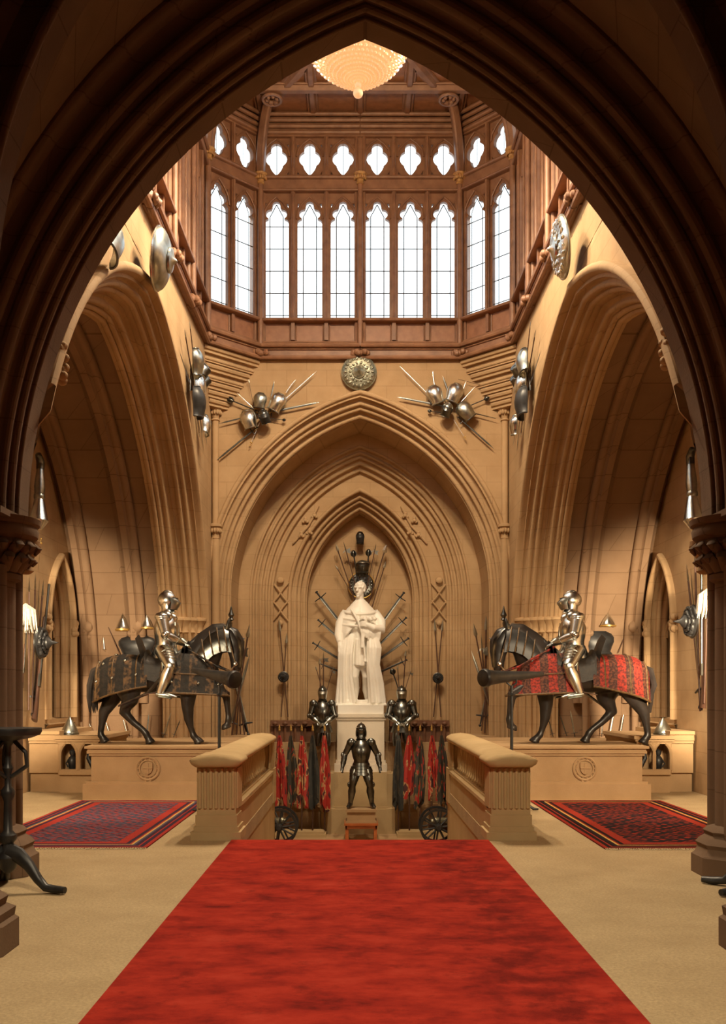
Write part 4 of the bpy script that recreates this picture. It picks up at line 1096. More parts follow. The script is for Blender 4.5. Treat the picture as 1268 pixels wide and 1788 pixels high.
for x in (-.31, .31):
    for y in (-.205, .205):
        mb = MB(); mb.box((x-.035, y-.03, 0), (x+.035, y+.03, .40)); mb.build('leg', MAHOG, r)
tag(r, 'small red-brown wooden table under the central suit of armour', 'table')
mb = MB(); mb.box((-.34,-.26,0), (.34,.26,.05)); mb.box((-.31,-.24,.05), (.31,.24,.24)); mb.box((-.34,-.27,.24), (.34,.27,.30))
o = mb.build('stone_block', STONE_PLAIN); o.location = (.02, 21.45, -1.10); tag(o, 'low moulded block between the red-brown table and the suit of armour', 'block')

# ---------------------------------------------------------------- carpet and rugs
m, nt, b = mat('red_carpet_pile'); L = nt.links.new
tc = nd(nt, 'ShaderNodeTexCoord'); mp = nd(nt, 'ShaderNodeMapping'); mp.inputs['Scale'].default_value = (1.3, 2.2, 1); L(tc.outputs['Object'], mp.inputs[0])
n1 = nd(nt, 'ShaderNodeTexNoise', Scale=1.6, Detail=8, Roughness=.68); L(mp.outputs[0], n1.inputs['Vector'])
c1 = ramp(nt, n1.outputs['Fac'], [(.30, (.12,.008,.006)), (.42, (.25,.016,.010)), (.56, (.35,.026,.014)), (.75, (.42,.045,.026))])
sp = nd(nt, 'ShaderNodeSeparateXYZ'); L(tc.outputs['Object'], sp.inputs[0])
n3 = nd(nt, 'ShaderNodeTexNoise', Scale=3.2, Detail=6, Roughness=.7); L(tc.outputs['Object'], n3.inputs['Vector'])
mr = nd(nt, 'ShaderNodeMapRange'); mr.inputs['From Min'].default_value = .45; mr.inputs['From Max'].default_value = 1.45; L(sp.outputs[0], mr.inputs['Value'])
band = ramp(nt, mr.outputs[0], [(0, (.0,.0,.0)), (.45, (.13,.13,.13)), (.75, (.13,.13,.13)), (1, (0,0,0))])
ad = nd(nt, 'ShaderNodeMath', operation='ADD'); L(n3.outputs['Fac'], ad.inputs[0]); L(band, ad.inputs[1])
wr = ramp(nt, ad.outputs[0], [(.55, (0,0,0)), (.74, (1,1,1))])
mw = nd(nt, 'ShaderNodeMix', data_type='RGBA'); L(wr, mw.inputs[0]); L(c1, mw.inputs[6]); mw.inputs[7].default_value = (.15,.010,.007,1); c1 = mw.outputs[2]
L(c1, b.inputs['Base Color']); b.inputs['Roughness'].default_value = .95; b.inputs['Specular IOR Level'].default_value = .1
n2 = nd(nt, 'ShaderNodeTexNoise', Scale=140, Detail=3); L(tc.outputs['Object'], n2.inputs['Vector'])
bp = nd(nt, 'ShaderNodeBump', Strength=.5, Distance=.01); L(n2.outputs['Fac'], bp.inputs['Height']); L(bp.outputs[0], b.inputs['Normal'])
CARPET = m
mb = MB(); path = [(-3.0, .0), (11.60, .0)]
for k in range(9): path += [(11.63 + k*.32, -.155*(k+1)), (11.63 + (k+1)*.32 - .02, -.155*(k+1))]
up = []; dn = []
for y, z in path:
    xa, xb = (-1.575, 1.485) if z == 0 else (-1.53, 1.47)
    up.append([V((xa, y, z+.018)), V((xb, y, z+.018))]); dn.append([V((xa, y, z+.002)), V((xb, y, z+.002))])
mb.grid(up); mb.grid(dn)
n = len(path)
for i in range(n-1):
    for e in (0, 1): mb.f.append((2*i+e, 2*i+2+e, 2*n+2*i+2+e, 2*n+2*i+e))
mb.f.append((0, 1, 2*n+1, 2*n)); mb.f.append((2*n-2, 2*n-1, 4*n-1, 4*n-2))
o = mb.build('red_carpet', CARPET, angle=30); tag(o, 'broad worn red carpet runner laid to the stairhead', 'carpet')

def rug_mat(name, w, l, dark, blue, red):
    m, nt, b = mat(name); L = nt.links.new
    tc = nd(nt, 'ShaderNodeTexCoord'); sp = nd(nt, 'ShaderNodeSeparateXYZ'); L(tc.outputs['Object'], sp.inputs[0])
    def mth(op, a, c=None):
        n = nd(nt, 'ShaderNodeMath', operation=op)
        for i, v in enumerate((a, c)):
            if v is None: continue
            if isinstance(v, (int, float)): n.inputs[i].default_value = v
            else: L(v, n.inputs[i])
        return n.outputs[0]
    dx = mth('SUBTRACT', w/2, mth('ABSOLUTE', sp.outputs[0])); dy = mth('SUBTRACT', l/2, mth('ABSOLUTE', sp.outputs[1]))
    d = mth('MINIMUM', dx, dy)
    g = (.55,.36,.10)
    cr = nd(nt, 'ShaderNodeValToRGB'); cr.color_ramp.interpolation = 'CONSTANT'
    stops = [(0, red), (.05, dark), (.10, red), (.12, dark), (.17, blue), (.20, g), (.225, red), (.25, dark), (.30, red), (.42, dark)]
    e = cr.color_ramp.elements
    while len(e) < len(stops): e.new(.5)
    for i, (p, c) in enumerate(stops): e[i].position = min(1, p/.5); e[i].color = (*c, 1)
    L(mth('MULTIPLY', d, 2.0), cr.inputs[0])
    # field of small lozenges
    mp = nd(nt, 'ShaderNodeMapping'); mp.inputs['Rotation'].default_value = (0, 0, PI/4); mp.inputs['Scale'].default_value = (6.5, 6.5, 1); L(tc.outputs['Object'], mp.inputs[0])
    ck = nd(nt, 'ShaderNodeTexVoronoi', Scale=1.0, Randomness=.25, distance='CHEBYCHEV'); L(mp.outputs[0], ck.inputs['Vector'])
    f1 = ramp(nt, ck.outputs['Distance'], [(.0, red), (.17, red), (.24, blue), (.40, dark), (.5, blue)])
    sepc = nd(nt, 'ShaderNodeSeparateColor'); L(ck.outputs['Color'], sepc.inputs[0])
    f2 = ramp(nt, ck.outputs['Distance'], [(.0, dark), (.24, blue), (.34, red), (.46, dark)])
    mx = nd(nt, 'ShaderNodeMix', data_type='RGBA'); L(mth('GREATER_THAN', sepc.outputs[0], .5), mx.inputs[0]); L(f1, mx.inputs[6]); L(f2, mx.inputs[7])
    mf = nd(nt, 'ShaderNodeMix', data_type='RGBA'); L(mth('GREATER_THAN', d, .42), mf.inputs[0]); L(cr.outputs[0], mf.inputs[6]); L(mx.outputs[2], mf.inputs[7])
    wob = nd(nt, 'ShaderNodeTexNoise', Scale=70, Detail=3); L(tc.outputs['Object'], wob.inputs['Vector'])
    mz = nd(nt, 'ShaderNodeMix', data_type='RGBA', blend_type='MULTIPLY'); mz.inputs[0].default_value = .7
    L(mf.outputs[2], mz.inputs[6]); L(ramp(nt, wob.outputs['Fac'], [(.3, (.55,.5,.5)), (.7, (1.2,1.15,1.1))]), mz.inputs[7])
    L(mz.outputs[2], b.inputs['Base Color']); b.inputs['Roughness'].default_value = .95; b.inputs['Specular IOR Level'].default_value = .1
    return m
FR = noisy('rug_fringe', (.45,.36,.2), (.6,.5,.32), scale=20, rough=.9)
for (x0, x1, y0_, y1_), mt, lb in (((-4.55, -2.47, 11.05, 15.80), rug_mat('rug_blue_red', 2.08, 4.75, (.045,.025,.045), (.10,.09,.135), (.33,.036,.028)), 'blue and red patterned oriental rug before the brown-clothed horse plinth'),
                          ((2.72, 4.85, 11.0, 15.80), rug_mat('rug_dark_red', 2.13, 4.8, (.016,.008,.008), (.022,.014,.02), (.27,.028,.016)), 'dark red and black oriental rug before the red-clothed horse plinth')):
    mb = MB(); w, l = (x1-x0)/2, (y1_-y0_)/2; N = 30
    rows = [[V((-w + 2*w*i/8, -l + 2*l*j/N, .014 + .004*noise.noise(V((i*.7+x0, j*.4, 0))))) for i in range(9)] for j in range(N+1)]
    mb.grid(rows); mb.grid([[V((p.x, p.y, .002)) for p in r_] for r_ in rows])
    o = mb.build('oriental_rug', mt); o.location = ((x0+x1)/2, (y0_+y1_)/2, 0)
    for e in (-1, 1):
        f = MB()
        for k in range(110):
            x = -w + 2*w*(k+.5)/110
            f.tube([(x, e*l, .012), (x + random.uniform(-.01,.01), e*(l+.04), .006), (x + random.uniform(-.02,.02), e*(l+.075), .004)], [.005,.005,.003], 4)
        f.build('fringe', FR, o)
    tag(o, lb, 'rug', 'oriental rugs')

# ---------------------------------------------------------------- flags in stands, field guns
def flag_mat(name, a, c, d):
    m, nt, b = mat(name); tc = nd(nt, 'ShaderNodeTexCoord'); oi = nd(nt, 'ShaderNodeObjectInfo')
    ad = nd(nt, 'ShaderNodeVectorMath', operation='ADD'); nt.links.new(tc.outputs['Object'], ad.inputs[0]); 
    cb = nd(nt, 'ShaderNodeMath', operation='MULTIPLY'); nt.links.new(oi.outputs['Random'], cb.inputs[0]); cb.inputs[1].default_value = 30
    nt.links.new(cb.outputs[0], ad.inputs[1])
    n = nd(nt, 'ShaderNodeTexNoise', Scale=1, Detail=5, Distortion=.5); mp = nd(nt, 'ShaderNodeMapping'); mp.inputs['Scale'].default_value = (9, 9, 3.2); nt.links.new(ad.outputs[0], mp.inputs[0]); nt.links.new(mp.outputs[0], n.inputs['Vector'])
    r_ = ramp(nt, n.outputs['Fac'], [(.0, d), (.36, d), (.40, a), (.56, a), (.585, c), (.61, c), (.63, d), (.8, d)])
    nt.links.new(r_, b.inputs['Base Color']); b.inputs['Roughness'].default_value = .6
    return m
FL = {'red': flag_mat('flag_red', (.36,.022,.014), (.50,.30,.13), (.06,.014,.014)), 'dark': flag_mat('flag_dark', (.035,.03,.022), (.22,.13,.05), (.35,.03,.02)), 'black': flag_mat('flag_black', (.02,.02,.018), (.06,.05,.035), (.03,.03,.025))}
def flag(x, kind, lb, seed, h=2.28):
    rnd = random.Random(seed); r = empty('flag', T(x, 22.35, -1.42))
    mb = MB(); mb.tube([(0,0,0), (0,0,h)], .018, 8); mb.build('pole', WOOD_DARK, r)
    mb = MB(); mb.lathe([(.02,0), (.03,.02), (.02,.05), (.028,.07), (.0,.16)], 8, T(0,0,h)); mb.build('finial', GILT, r)
    mb = MB(); rows = []; ph = rnd.random()*6; lean = rnd.uniform(-.05, .05); drop = rnd.uniform(1.3, 1.62)
    for i in range(20):
        t = i/19; row = []
        rad = .02 + .078*min(1, t*1.8)**.8 - .03*max(0, t-.7)
        for k in range(48):
            a = 2*PI*k/48
            q = 1 + .42*math.sin(a*5 + ph + 1.2*t) + .22*math.sin(a*9 + ph*2)
            row.append(V((lean*t + rad*q*math.cos(a), -.02 + rad*.75*q*math.sin(a), h-.10 - drop*t - (.16*t**3)*math.sin(a*2+ph))))
        rows.append(row)
    mb.grid(rows, wrap=True); mb.build('cloth', FL[kind], r)
    tag(r, lb, 'flag', 'furled flags beside the pedestal')
ords = ['outermost', 'second from the outside', 'middle', 'fourth from the outside', 'innermost']
for s, xs, kinds in ((-1, (488, 508, 527, 546, 567), ('red', 'dark', 'red', 'black', 'red')), (1, (771, 754, 734, 715, 696), ('dark', 'red', 'dark', 'red', 'black'))):
    r = MB(); a, b_ = (-2.15, -.78) if s < 0 else (.84, 2.2)
    r.box((a, 22.1, ZL), (b_, 22.62, -1.47)); r.box((a+.03, 22.13, -1.47), (b_-.03, 22.6, -1.42))
    o = r.build('flag_stand', STONE_BAL); tag(o, 'low stone slab holding the furled flags %s of the pedestal' % ('left' if s < 0 else 'right'), 'stand')
    for k, (px, kd) in enumerate(zip(xs, kinds)):
        cl = {'red': 'red and gold', 'dark': 'dark mottled', 'black': 'black'}[kd]
        flag(P(px, 1, 22.35).x, kd, '%s furled flag, %s of the five %s of the pedestal' % (cl, ords[k], 'left' if s < 0 else 'right'), k*7 + s)
def wheel_mesh():
    mb = MB(); R0 = .40
    mb.lathe([(R0-.05,-.03), (R0,-.035), (R0,.035), (R0-.05,.03), (R0-.05,-.03)], 36, RX(PI/2))
    for k in range(10):
        a = 2*PI*k/10 + .15
        mb.tube([(.06*math.cos(a), 0, .06*math.sin(a)), ((R0-.03)*math.cos(a), 0, (R0-.03)*math.sin(a))], [.022,.018], 8)
    mb.lathe([(.0,-.12), (.05,-.12), (.06,-.08), (.085,-.05), (.085,.05), (.06,.08), (.05,.12), (0,.12)], 18, RX(PI/2))
    return mb.mesh('wheel', IRON)
WM = wheel_mesh()
for s, px in ((-1, 487), (1, 766)):
    r = empty('field_gun', T(P(px, 1, 20.9).x, 20.9, ZL))
    for y in (0, .55): w_ = link('wheel', WM, r); w_.location = (0, y, .402)
    mb = MB(); mb.tube([(0,-.1,.402), (0,.65,.402)], .03, 10); mb.build('axle', IRON, r)
    mb = MB(); mb.lathe([(0,0), (.05,.0), (.06,.04), (.09,.06), (.095,.14), (.085,.16), (.075,.7), (.06,.9), (.075,.94), (.055,.97), (.04,.97)], 18, T(-s*.14, .275, .5) @ RY(s*PI/2)); mb.build('barrel', BRONZE, r)
    mb = MB(); mb.box((-.2, .16, .36), (.2, .39, .44)); mb.tube([(0,.27,.4), (s*.6,.27,.12), (s*.75,.27,.04)], [.06,.05,.05], 8); mb.build('carriage', WOOD_DARK, r)
    tag(r, 'small black spoked-wheel cannon at the %s end of the flags' % ('left' if s < 0 else 'right'), 'cannon', 'small wheeled cannons on the landing')

# ---------------------------------------------------------------- swivel guns on posts before the horses
for s, pm, pb_, pp in ((-1, (409, 1187), (336, 1170), 384), (1, (846, 1184), (948, 1177), 894)):
    a = P(*pm, 14.3); b_ = P(*pb_, 15.0); c = lerp(a, b_, .25); post_x = P(pp, 1, 14.6).x
    tt = (post_x - a.x)/(b_.x - a.x); c = lerp(a, b_, tt)
    r = empty('swivel_gun', T(c.x, c.y, 0)); Mi = T(-c.x, -c.y, 0)
    d = (b_-a).normalized(); rot = (-d).to_track_quat('Z', 'Y').to_matrix().to_4x4(); Lg = (b_-a).length
    mb = MB(); mb.lathe([(0,.0), (.03,.0), (.04,.02), (.075,Lg*.5), (.10,Lg*.8), (.115,Lg*.93), (.135,Lg*.96), (.14,Lg), (.125,Lg+.03), (.07,Lg+.05), (.03,Lg+.055), (0,Lg+.055)], 24, Mi @ T(*b_) @ rot)
    mb.build('barrel', IRON, r)
    mb = MB(); mb.tube([(0,0,.02), (0,0,c.z-.14)], .024, 10); mb.tube([(-.07,0,c.z), (-.07,0,c.z-.1), (0,0,c.z-.16), (.07,0,c.z-.1), (.07,0,c.z)], .016, 8); mb.lathe([(.022,0), (.045,.02), (.022,.05)], 10, T(0,0,c.z-.3)); mb.build('post', IRON, r)
    mb = MB(); mb.lathe([(.02,.30), (.05,.32), (.05,.36), (.02,.38)], 14); mb.build('collar', IRON, r)
    for q in range(3):
        t = (-.35, 1.4, -1.8)[q]; t = t if s > 0 else PI - t
        mb = MB(); mb.tube([(.02*math.cos(t), .02*math.sin(t), .34), (.12*math.cos(t), .12*math.sin(t), .30), (.22*math.cos(t), .22*math.sin(t), .10), (.33*math.cos(t), .33*math.sin(t), .03), (.40*math.cos(t), .40*math.sin(t), .03)], [.022,.024,.022,.022,.014], 8); mb.build('leg', IRON, r)
    tag(r, 'black flared swivel gun on a post in front of the %s horse' % ('brown-clothed' if s < 0 else 'red-clothed'), 'gun', 'swivel guns on posts')

# ---------------------------------------------------------------- black iron pedestal stands by the near columns
def stand(x, y, angs, lb):
    r = empty('iron_stand', T(x, y, 0)); mb = MB()
    mb.lathe([(.03,.16), (.07,.2), (.10,.3), (.05,.36), (.045,.42), (.075,.46), (.075,.5), (.04,.54), (.035,.8), (.06,.86), (.06,.9), (.03,.94), (.03,1.05), (.05,1.1), (.03,1.14), (.03,1.3), (.08,1.36)], 18)
    for a in (0, 2.1, 4.2): mb.tube([(.03*math.cos(a), .03*math.sin(a), 1.02), (.17*math.cos(a), .17*math.sin(a), 1.12), (.16*math.cos(a), .16*math.sin(a), 1.24), (.06*math.cos(a), .06*math.sin(a), 1.34)], .02, 8)
    mb.build('stem', IRON, r)
    mb = MB(); mb.lathe([(0,1.345), (.1,1.35), (.2,1.37), (.28,1.40), (.295,1.43), (.29,1.46), (.0,1.465)], 32); mb.build('tray', IRON, r)
    for a in angs:
        mb = MB(); c_, s_ = math.cos(a), math.sin(a)
        pts = [(.02,.34), (.12,.32), (.22,.24), (.32,.12), (.40,.05), (.50,.04), (.60,.04)]
        mb.tube([(c_*q, s_*q, z) for q, z in pts], [(.07,.09), (.055,.07), (.045,.055), (.04,.045), (.045,.036), (.045,.036), (.03,.03)], 10); mb.build('leg', IRON, r)
    tag(r, lb, 'stand', 'black iron stands by the near columns')
stand(-3.22, 8.75, (-.32, PI-.8, PI/2+.4), 'black iron tripod stand with round tray by the left near column')
stand(3.62, 8.72, (PI-.62, -PI+.45, PI/2), 'black iron tripod stand at the right edge by the near column')

# ---------------------------------------------------------------- chandelier
CRY, nt, b = mat('lit_crystal'); b.inputs['Base Color'].default_value = (.85,.62,.42,1); b.inputs['Roughness'].default_value = .25
b.inputs['Emission Color'].default_value = (1,.52,.22,1); b.inputs['Emission Strength'].default_value = .42; b.inputs['Transmission Weight'].default_value = .3
BULB, nt, b = mat('lit_bulb'); b.inputs['Emission Color'].default_value = (1,.8,.55,1); b.inputs['Emission Strength'].default_value = 9
r = empty('chandelier', T(-.06, YC, 11.08) @ SCL(1.04,1.04,1)); prof = [(.05,.22), (.22,.27), (.42,.36), (.60,.50), (.72,.66), (.78,.84), (.765,.90)]
mb = MB(); mb.lathe([(max(.001, a-.03), z+.02) for a, z in prof], 44); mb.build('bowl_lining', CRY, r)
mb = MB(); mb.ell((0,0,.04), .075, seg=20, rings=14); mb.ell((0,0,.16), (.05,.05,.05)); mb.build('drop_ball', CRY, r)
mb = MB()
for i in range(len(prof)-1):
    pass
N = 44
for k in range(N):
    a = 2*PI*k/N
    for j in range(22):
        t = j/21*(len(prof)-1.001); i = int(t); q = t-i
        rr = lerp(prof[i][0], prof[i+1][0], q); z = lerp(prof[i][1], prof[i+1][1], q)
        if rr*2*PI/N < .016 and k % 2: continue
        e = .026 if rr > .3 else .018
        a2 = a + (PI/N if j % 2 else 0)
        mb.ell((rr*math.cos(a2), rr*math.sin(a2), z), (e, e, e*.9), seg=6, rings=4)
mb.build('crystal_bowl', CRY, r)
mb = MB()
for k in range(N):
    a = 2*PI*k/N
    for j in range(16):
        t = j/15; rr = lerp(.76, .16, t**.7); z = .92 + 1.15*t
        mb.ell((rr*math.cos(a), rr*math.sin(a), z), .018, seg=5, rings=4)
mb.build('crystal_tent', CRY, r)
mb = MB(); mb.lathe([(.77,.86), (.80,.87), (.80,.93), (.77,.94), (.77,.86)], 40)
for rr, z in ((.55,.62), (.3,.42)): mb.tube([(rr*math.cos(t), rr*math.sin(t), z-.03) for t in [2*PI*k/30 for k in range(30)]], .014, 6, closed=True)
for k in range(8):
    a = 2*PI*k/8
    mb.tube([(.8*math.cos(a), .8*math.sin(a), .9), (.62*math.cos(a), .62*math.sin(a), .98), (.2*math.cos(a), .2*math.sin(a), 1.0)], .014, 6)
mb.build('ring_frame', GILT, r)
mb = MB(); mb.lathe([(.16,2.02), (.2,2.06), (.2,2.14), (.05,2.2)], 16); mb.build('crown', GILT, r)
mb = MB(); mb.tube([(0,0,.98), (0,0,3.68)], .022, 8)
for k in range(24): mb.lathe([(.03,-.03), (.045,0), (.03,.03)], 8, T(0,0,2.3+.056*k))
mb.build('chain', GILT, r)
mb = MB(); mb.ell((0,0,0), (.025,.025,.06), seg=8, rings=6); mb = mb.mesh('candle_bulb', BULB)
for k in range(12):
    a = 2*PI*k/12; link('candle_bulb', mb, r).location = (.5*math.cos(a), .5*math.sin(a), 1.02)
tag(r, 'large lit crystal bowl chandelier hanging in the lantern', 'chandelier')
# ---------------------------------------------------------------- weapon patterns, unit length along z
def proto(parts): return parts
def mk_sword(blade, hilt, w=.016, curve=0, guard=.085):
    b1 = MB(); n = 10; rows = []
    for i in range(n+1):
        t = .13 + .87*i/n; k = 1 if i < n-1 else (.55 if i < n else .02); cx = curve*((t-.13)/.87)**2
        rows.append([V((cx-w*k,0,t)), V((cx,-w*.28*k,t)), V((cx+w*k,0,t)), V((cx,w*.28*k,t))])
    b1.grid(rows, wrap=True)
    h = MB(); h.tube([(0,0,.02), (0,0,.13)], .011, 8); h.ell((0,0,.012), .02, seg=10, rings=7)
    h.tube([(-guard,0,.128), (0,0,.135), (guard,0,.128)], [.008,.012,.008], 8)
    return [('blade', b1.mesh('blade', blade)), ('hilt', h.mesh('hilt', hilt))]
def mk_rapier():
    p = mk_sword(STEEL, GILT, .009); h = MB(); h.tube([(0,0,.02), (0,0,.13)], .010, 8); h.ell((0,0,.01), .018)
    h.tube([(-.07,0,.13), (.07,0,.13)], .006, 6); h.tube([(.05,0,.135), (.055,-.02,.08), (.0,-.01,.02)], .005, 6); h.lathe([(.0,.17), (.03,.16), (.042,.135), (.038,.13)], 14)
    return [p[0], ('hilt', h.mesh('hilt', GILT))]
def mk_spear(head=STEEL_GREY, shaft=WOOD_DARK, hw=.02):
    s_ = MB(); s_.tube([(0,0,0), (0,0,.88)], .0075, 8)
    h = MB(); rows = [[V((a*hw,0,z)), V((0,-a*hw*.4,z)), V((a*-hw,0,z)), V((0,a*hw*.4,z))] for z, a in ((.84,.35), (.87,.45), (.89,1), (.92,.85), (.97,.35), (1,.02))]
    h.grid(rows, wrap=True)
    return [('shaft', s_.mesh('shaft', shaft)), ('spearhead', h.mesh('spearhead', head))]
def mk_halberd():
    s_ = MB(); s_.tube([(0,0,0), (0,0,.86)], .0075, 8)
    h = MB(); h.prism([(.008,.80), (.03,.775), (.075,.77), (.062,.80), (.06,.83), (.075,.865), (.03,.85), (.008,.85)], -.005, .005)
    h.prism([(-.008,.835), (-.06,.80), (-.05,.82), (-.008,.855)], -.005, .005); h.tube([(0,0,.84), (0,0,.9), (0,0,1)], [.012,.009,.001], 6)
    return [('shaft', s_.mesh('shaft', WOOD_DARK)), ('axe_head', h.mesh('axe_head', STEEL_GREY))]
def mk_mace():
    s_ = MB(); s_.tube([(0,0,0), (0,0,.8)], .022, 8)
    h = MB(); h.ell((0,0,.84), (.05,.05,.11))
    for k in range(7):
        a = 2*PI*k/7; M = RZ(a); h.prism([(.03,.74), (.10,.80), (.11,.86), (.04,.95)], -.008, .008, M)
    return [('shaft', s_.mesh('shaft', IRON)), ('mace_head', h.mesh('mace_head', STEEL_DARK))]
def mk_gun():
    s_ = MB(); s_.tube([(0,0,.0), (.01,0,.12), (.0,0,.26), (0,0,.75)], [(.018,.05), (.016,.035), (.015,.022), (.012,.014)], 8, ref=(0,1,0))
    h = MB(); h.tube([(0,-.012,.25), (0,-.012,1)], .011, 10); h.box((-.02,-.02,.24), (.02,-.005,.33))
    return [('stock', s_.mesh('stock', WOOD_DARK)), ('barrel', h.mesh('barrel', STEEL_DARK))]
def mk_bow():
    s_ = MB(); s_.tube([(.10*math.sin(PI*t)-.02,0,t) for t in [i/16 for i in range(17)]], [.006+.016*math.sin(PI*i/16) for i in range(17)], 8)
    h = MB(); h.tube([(-.02,0,0), (-.02,0,1)], .004, 4)
    return [('limb', s_.mesh('limb', WOOD_DARK)), ('bowstring', h.mesh('bowstring', WOOD_DARK))]
PRO = {'sword': mk_sword(STEEL_GREY, IRON, .018), 'dark_sword': mk_sword(STEEL_DARK, IRON, .017), 'sabre': mk_sword(STEEL, GILT, .022, .12, .06), 'dagger': mk_sword(STEEL_DARK, IRON, .035, 0, .17), 'rapier': mk_rapier(),
       'spear': mk_spear(), 'broad_spear': mk_spear(STEEL, WOOD_DARK, .035), 'halberd': mk_halberd(), 'mace': mk_mace(), 'musket': mk_gun(), 'bow': mk_bow()}
NAME = {'dark_sword': 'sword', 'broad_spear': 'spear'}
CATG = {'sword': 'sword', 'dark_sword': 'sword', 'sabre': 'sword', 'dagger': 'dagger', 'rapier': 'sword', 'spear': 'spear', 'broad_spear': 'spear', 'halberd': 'polearm', 'mace': 'mace', 'musket': 'gun', 'bow': 'bow'}
def weapon(kind, A, B, n, label, group=None, wk=1.0):
    """butt at A, tip at B, flat side facing n"""
    A, B, n = V(A), V(B), V(n); L = (B-A).length; z = (B-A)/L
    y = -(n - z*n.dot(z)).normalized(); x = y.cross(z)
    Mr = MX(((x.x, y.x, z.x, A.x), (x.y, y.y, z.y, A.y), (x.z, y.z, z.z, A.z), (0,0,0,1)))
    r = empty(NAME.get(kind, kind), Mr @ SCL(L*wk, L*wk, L))
    for nm, me in PRO[kind]: link(nm, me, r)
    return tag(r, label, CATG[kind], group)

# helmets, breastplates, shields facing +z with up = +y in their own frame
def mk_helmet(m, m2, kind):
    a = MB()
    if kind == 'morion':
        a.lathe([(.15,0), (.19,-.01), (.21,.01), (.16,.03), (.14,.06), (.135,.13), (.11,.2), (.06,.25), (0,.265)], 20)
        c = MB(); c.prism([(-.14,.1), (-.1,.2), (0,.32), (.1,.2), (.14,.1), (.08,.2), (0,.25), (-.08,.2)], -.008, .008); c.tube([(.21*math.cos(t), .21*math.sin(t), .012) for t in [2*PI*k/24 for k in range(24)]], .012, 6, closed=True)
        return [('skull', a.mesh('skull', m)), ('comb', c.mesh('comb', m2))]
    if kind == 'cone':
        a.lathe([(.15,0), (.155,.02), (.14,.08), (.10,.18), (.05,.27), (.012,.33), (.0,.36)], 20)
        c = MB(); c.lathe([(.152,-.01), (.168,0), (.168,.03), (.15,.04)], 20)
        return [('skull', a.mesh('skull', m)), ('brim', c.mesh('brim', m2))]
    a.ell((0,0,.12), (.135,.155,.155), seg=18, rings=12); a.lathe([(.13,-.06), (.105,-.03), (.11,.06), (.12,.1)], 18)
    c = MB(); c.grid([[V((w*math.sin(t), -x*math.cos(t)**.8, z)) for t in [-1.3 + 2.6*q/10 for q in range(11)]] for z, x, w in ((.18,.15,.13), (.14,.19,.135), (.09,.215,.13), (.02,.16,.12), (-.04,.13,.115))])
    return [('skull', a.mesh('skull', m)), ('visor', c.mesh('visor', m2))]
def mk_cuirass(m, m2):
    a = MB(); rows = []
    for z, w, d in ((-.26,.19,.13), (-.2,.165,.15), (-.1,.185,.18), (.02,.215,.19), (.12,.215,.17), (.2,.18,.13), (.25,.11,.09)):
        rows.append([V((w*math.sin(t), -d*math.cos(t)**.8, z)) for t in [-PI/2 + PI*q/14 for q in range(15)]])
    a.grid(rows); a.grid([[p*.94 for p in r_] for r_ in rows])
    c = MB(); c.tube([r_ + V((0,0,0)) for r_ in rows[0]], .016, 6); c.tube([r_ for r_ in rows[-1]], .016, 6)
    for q in (0, 14): c.tube([r_[q] for r_ in rows], .012, 6)
    return [('plate', a.mesh('plate', m)), ('rim', c.mesh('rim', m2))]
def mk_shield(m, m2, r=.39, dome=.1, plain=False):
    a = MB(); pr = [(r, 0)] + [(r*math.cos(t), dome*math.sin(t)) for t in [PI/2*i/8 for i in range(1, 9)]]
    a.lathe(pr, 36)
    for ring, n in () if plain else ((.78, 22), (.5, 14), (.28, 8)):
        for k in range(n):
            t = 2*PI*k/n; a.ell((ring*r*math.cos(t), ring*r*math.sin(t), dome*math.sqrt(1-ring**2)), (.045*r/.39*(1 + .3*math.sin(k*2.3)), .03, .022), None, 7, 5, MX.Rotation(t + .6*math.sin(k*1.7), 3, 'Z'))
    c = MB(); c.tube([(r*.98*math.cos(t), r*.98*math.sin(t), .008) for t in [2*PI*k/36 for k in range(36)]], r*.045, 8, closed=True)
    d = MB(); d.lathe([(.16*r/.39,0), (.15*r/.39,.03), (.05*r/.39,.06), (.02*r/.39,.10), (0,.12)], 16, T(0,0,dome*.94))
    return [('face', a.mesh('face', m)), ('rim', c.mesh('rim', m2)), ('boss', d.mesh('boss', m))]
ARM = {'morion': mk_helmet(STEEL, STEEL_GREY, 'morion'), 'cone': mk_helmet(STEEL_GREY, STEEL_DARK, 'cone'), 'close': mk_helmet(STEEL_GREY, STEEL_DARK, 'close'), 'darkclose': mk_helmet(STEEL_DARK, IRON, 'close'), 'brightcone': mk_helmet(STEEL, GILT, 'cone'),
       'cuirass': mk_cuirass(STEEL, STEEL_GREY), 'greycuirass': mk_cuirass(STEEL_GREY, STEEL_DARK), 'darkcuirass': mk_cuirass(IRON, IRON),
       'bronzeshield': mk_shield(BRONZE, BRONZE), 'steelshield': mk_shield(STEEL, STEEL_GREY, .46, .14), 'plainshield': mk_shield(STEEL_GREY, STEEL, .46, .2, True), 'ironshield': mk_shield(IRON, STEEL_DARK, .13, .06), 'haloshield': mk_shield(STEEL_DARK, GILT, .33, .06)}
def armpiece(kind, name, cat, M, label, group=None):
    r = empty(name, M)
    for nm, me in ARM[kind]: link(nm, me, r)
    return tag(r, label, cat, group)
NR = V((0,-1,0))
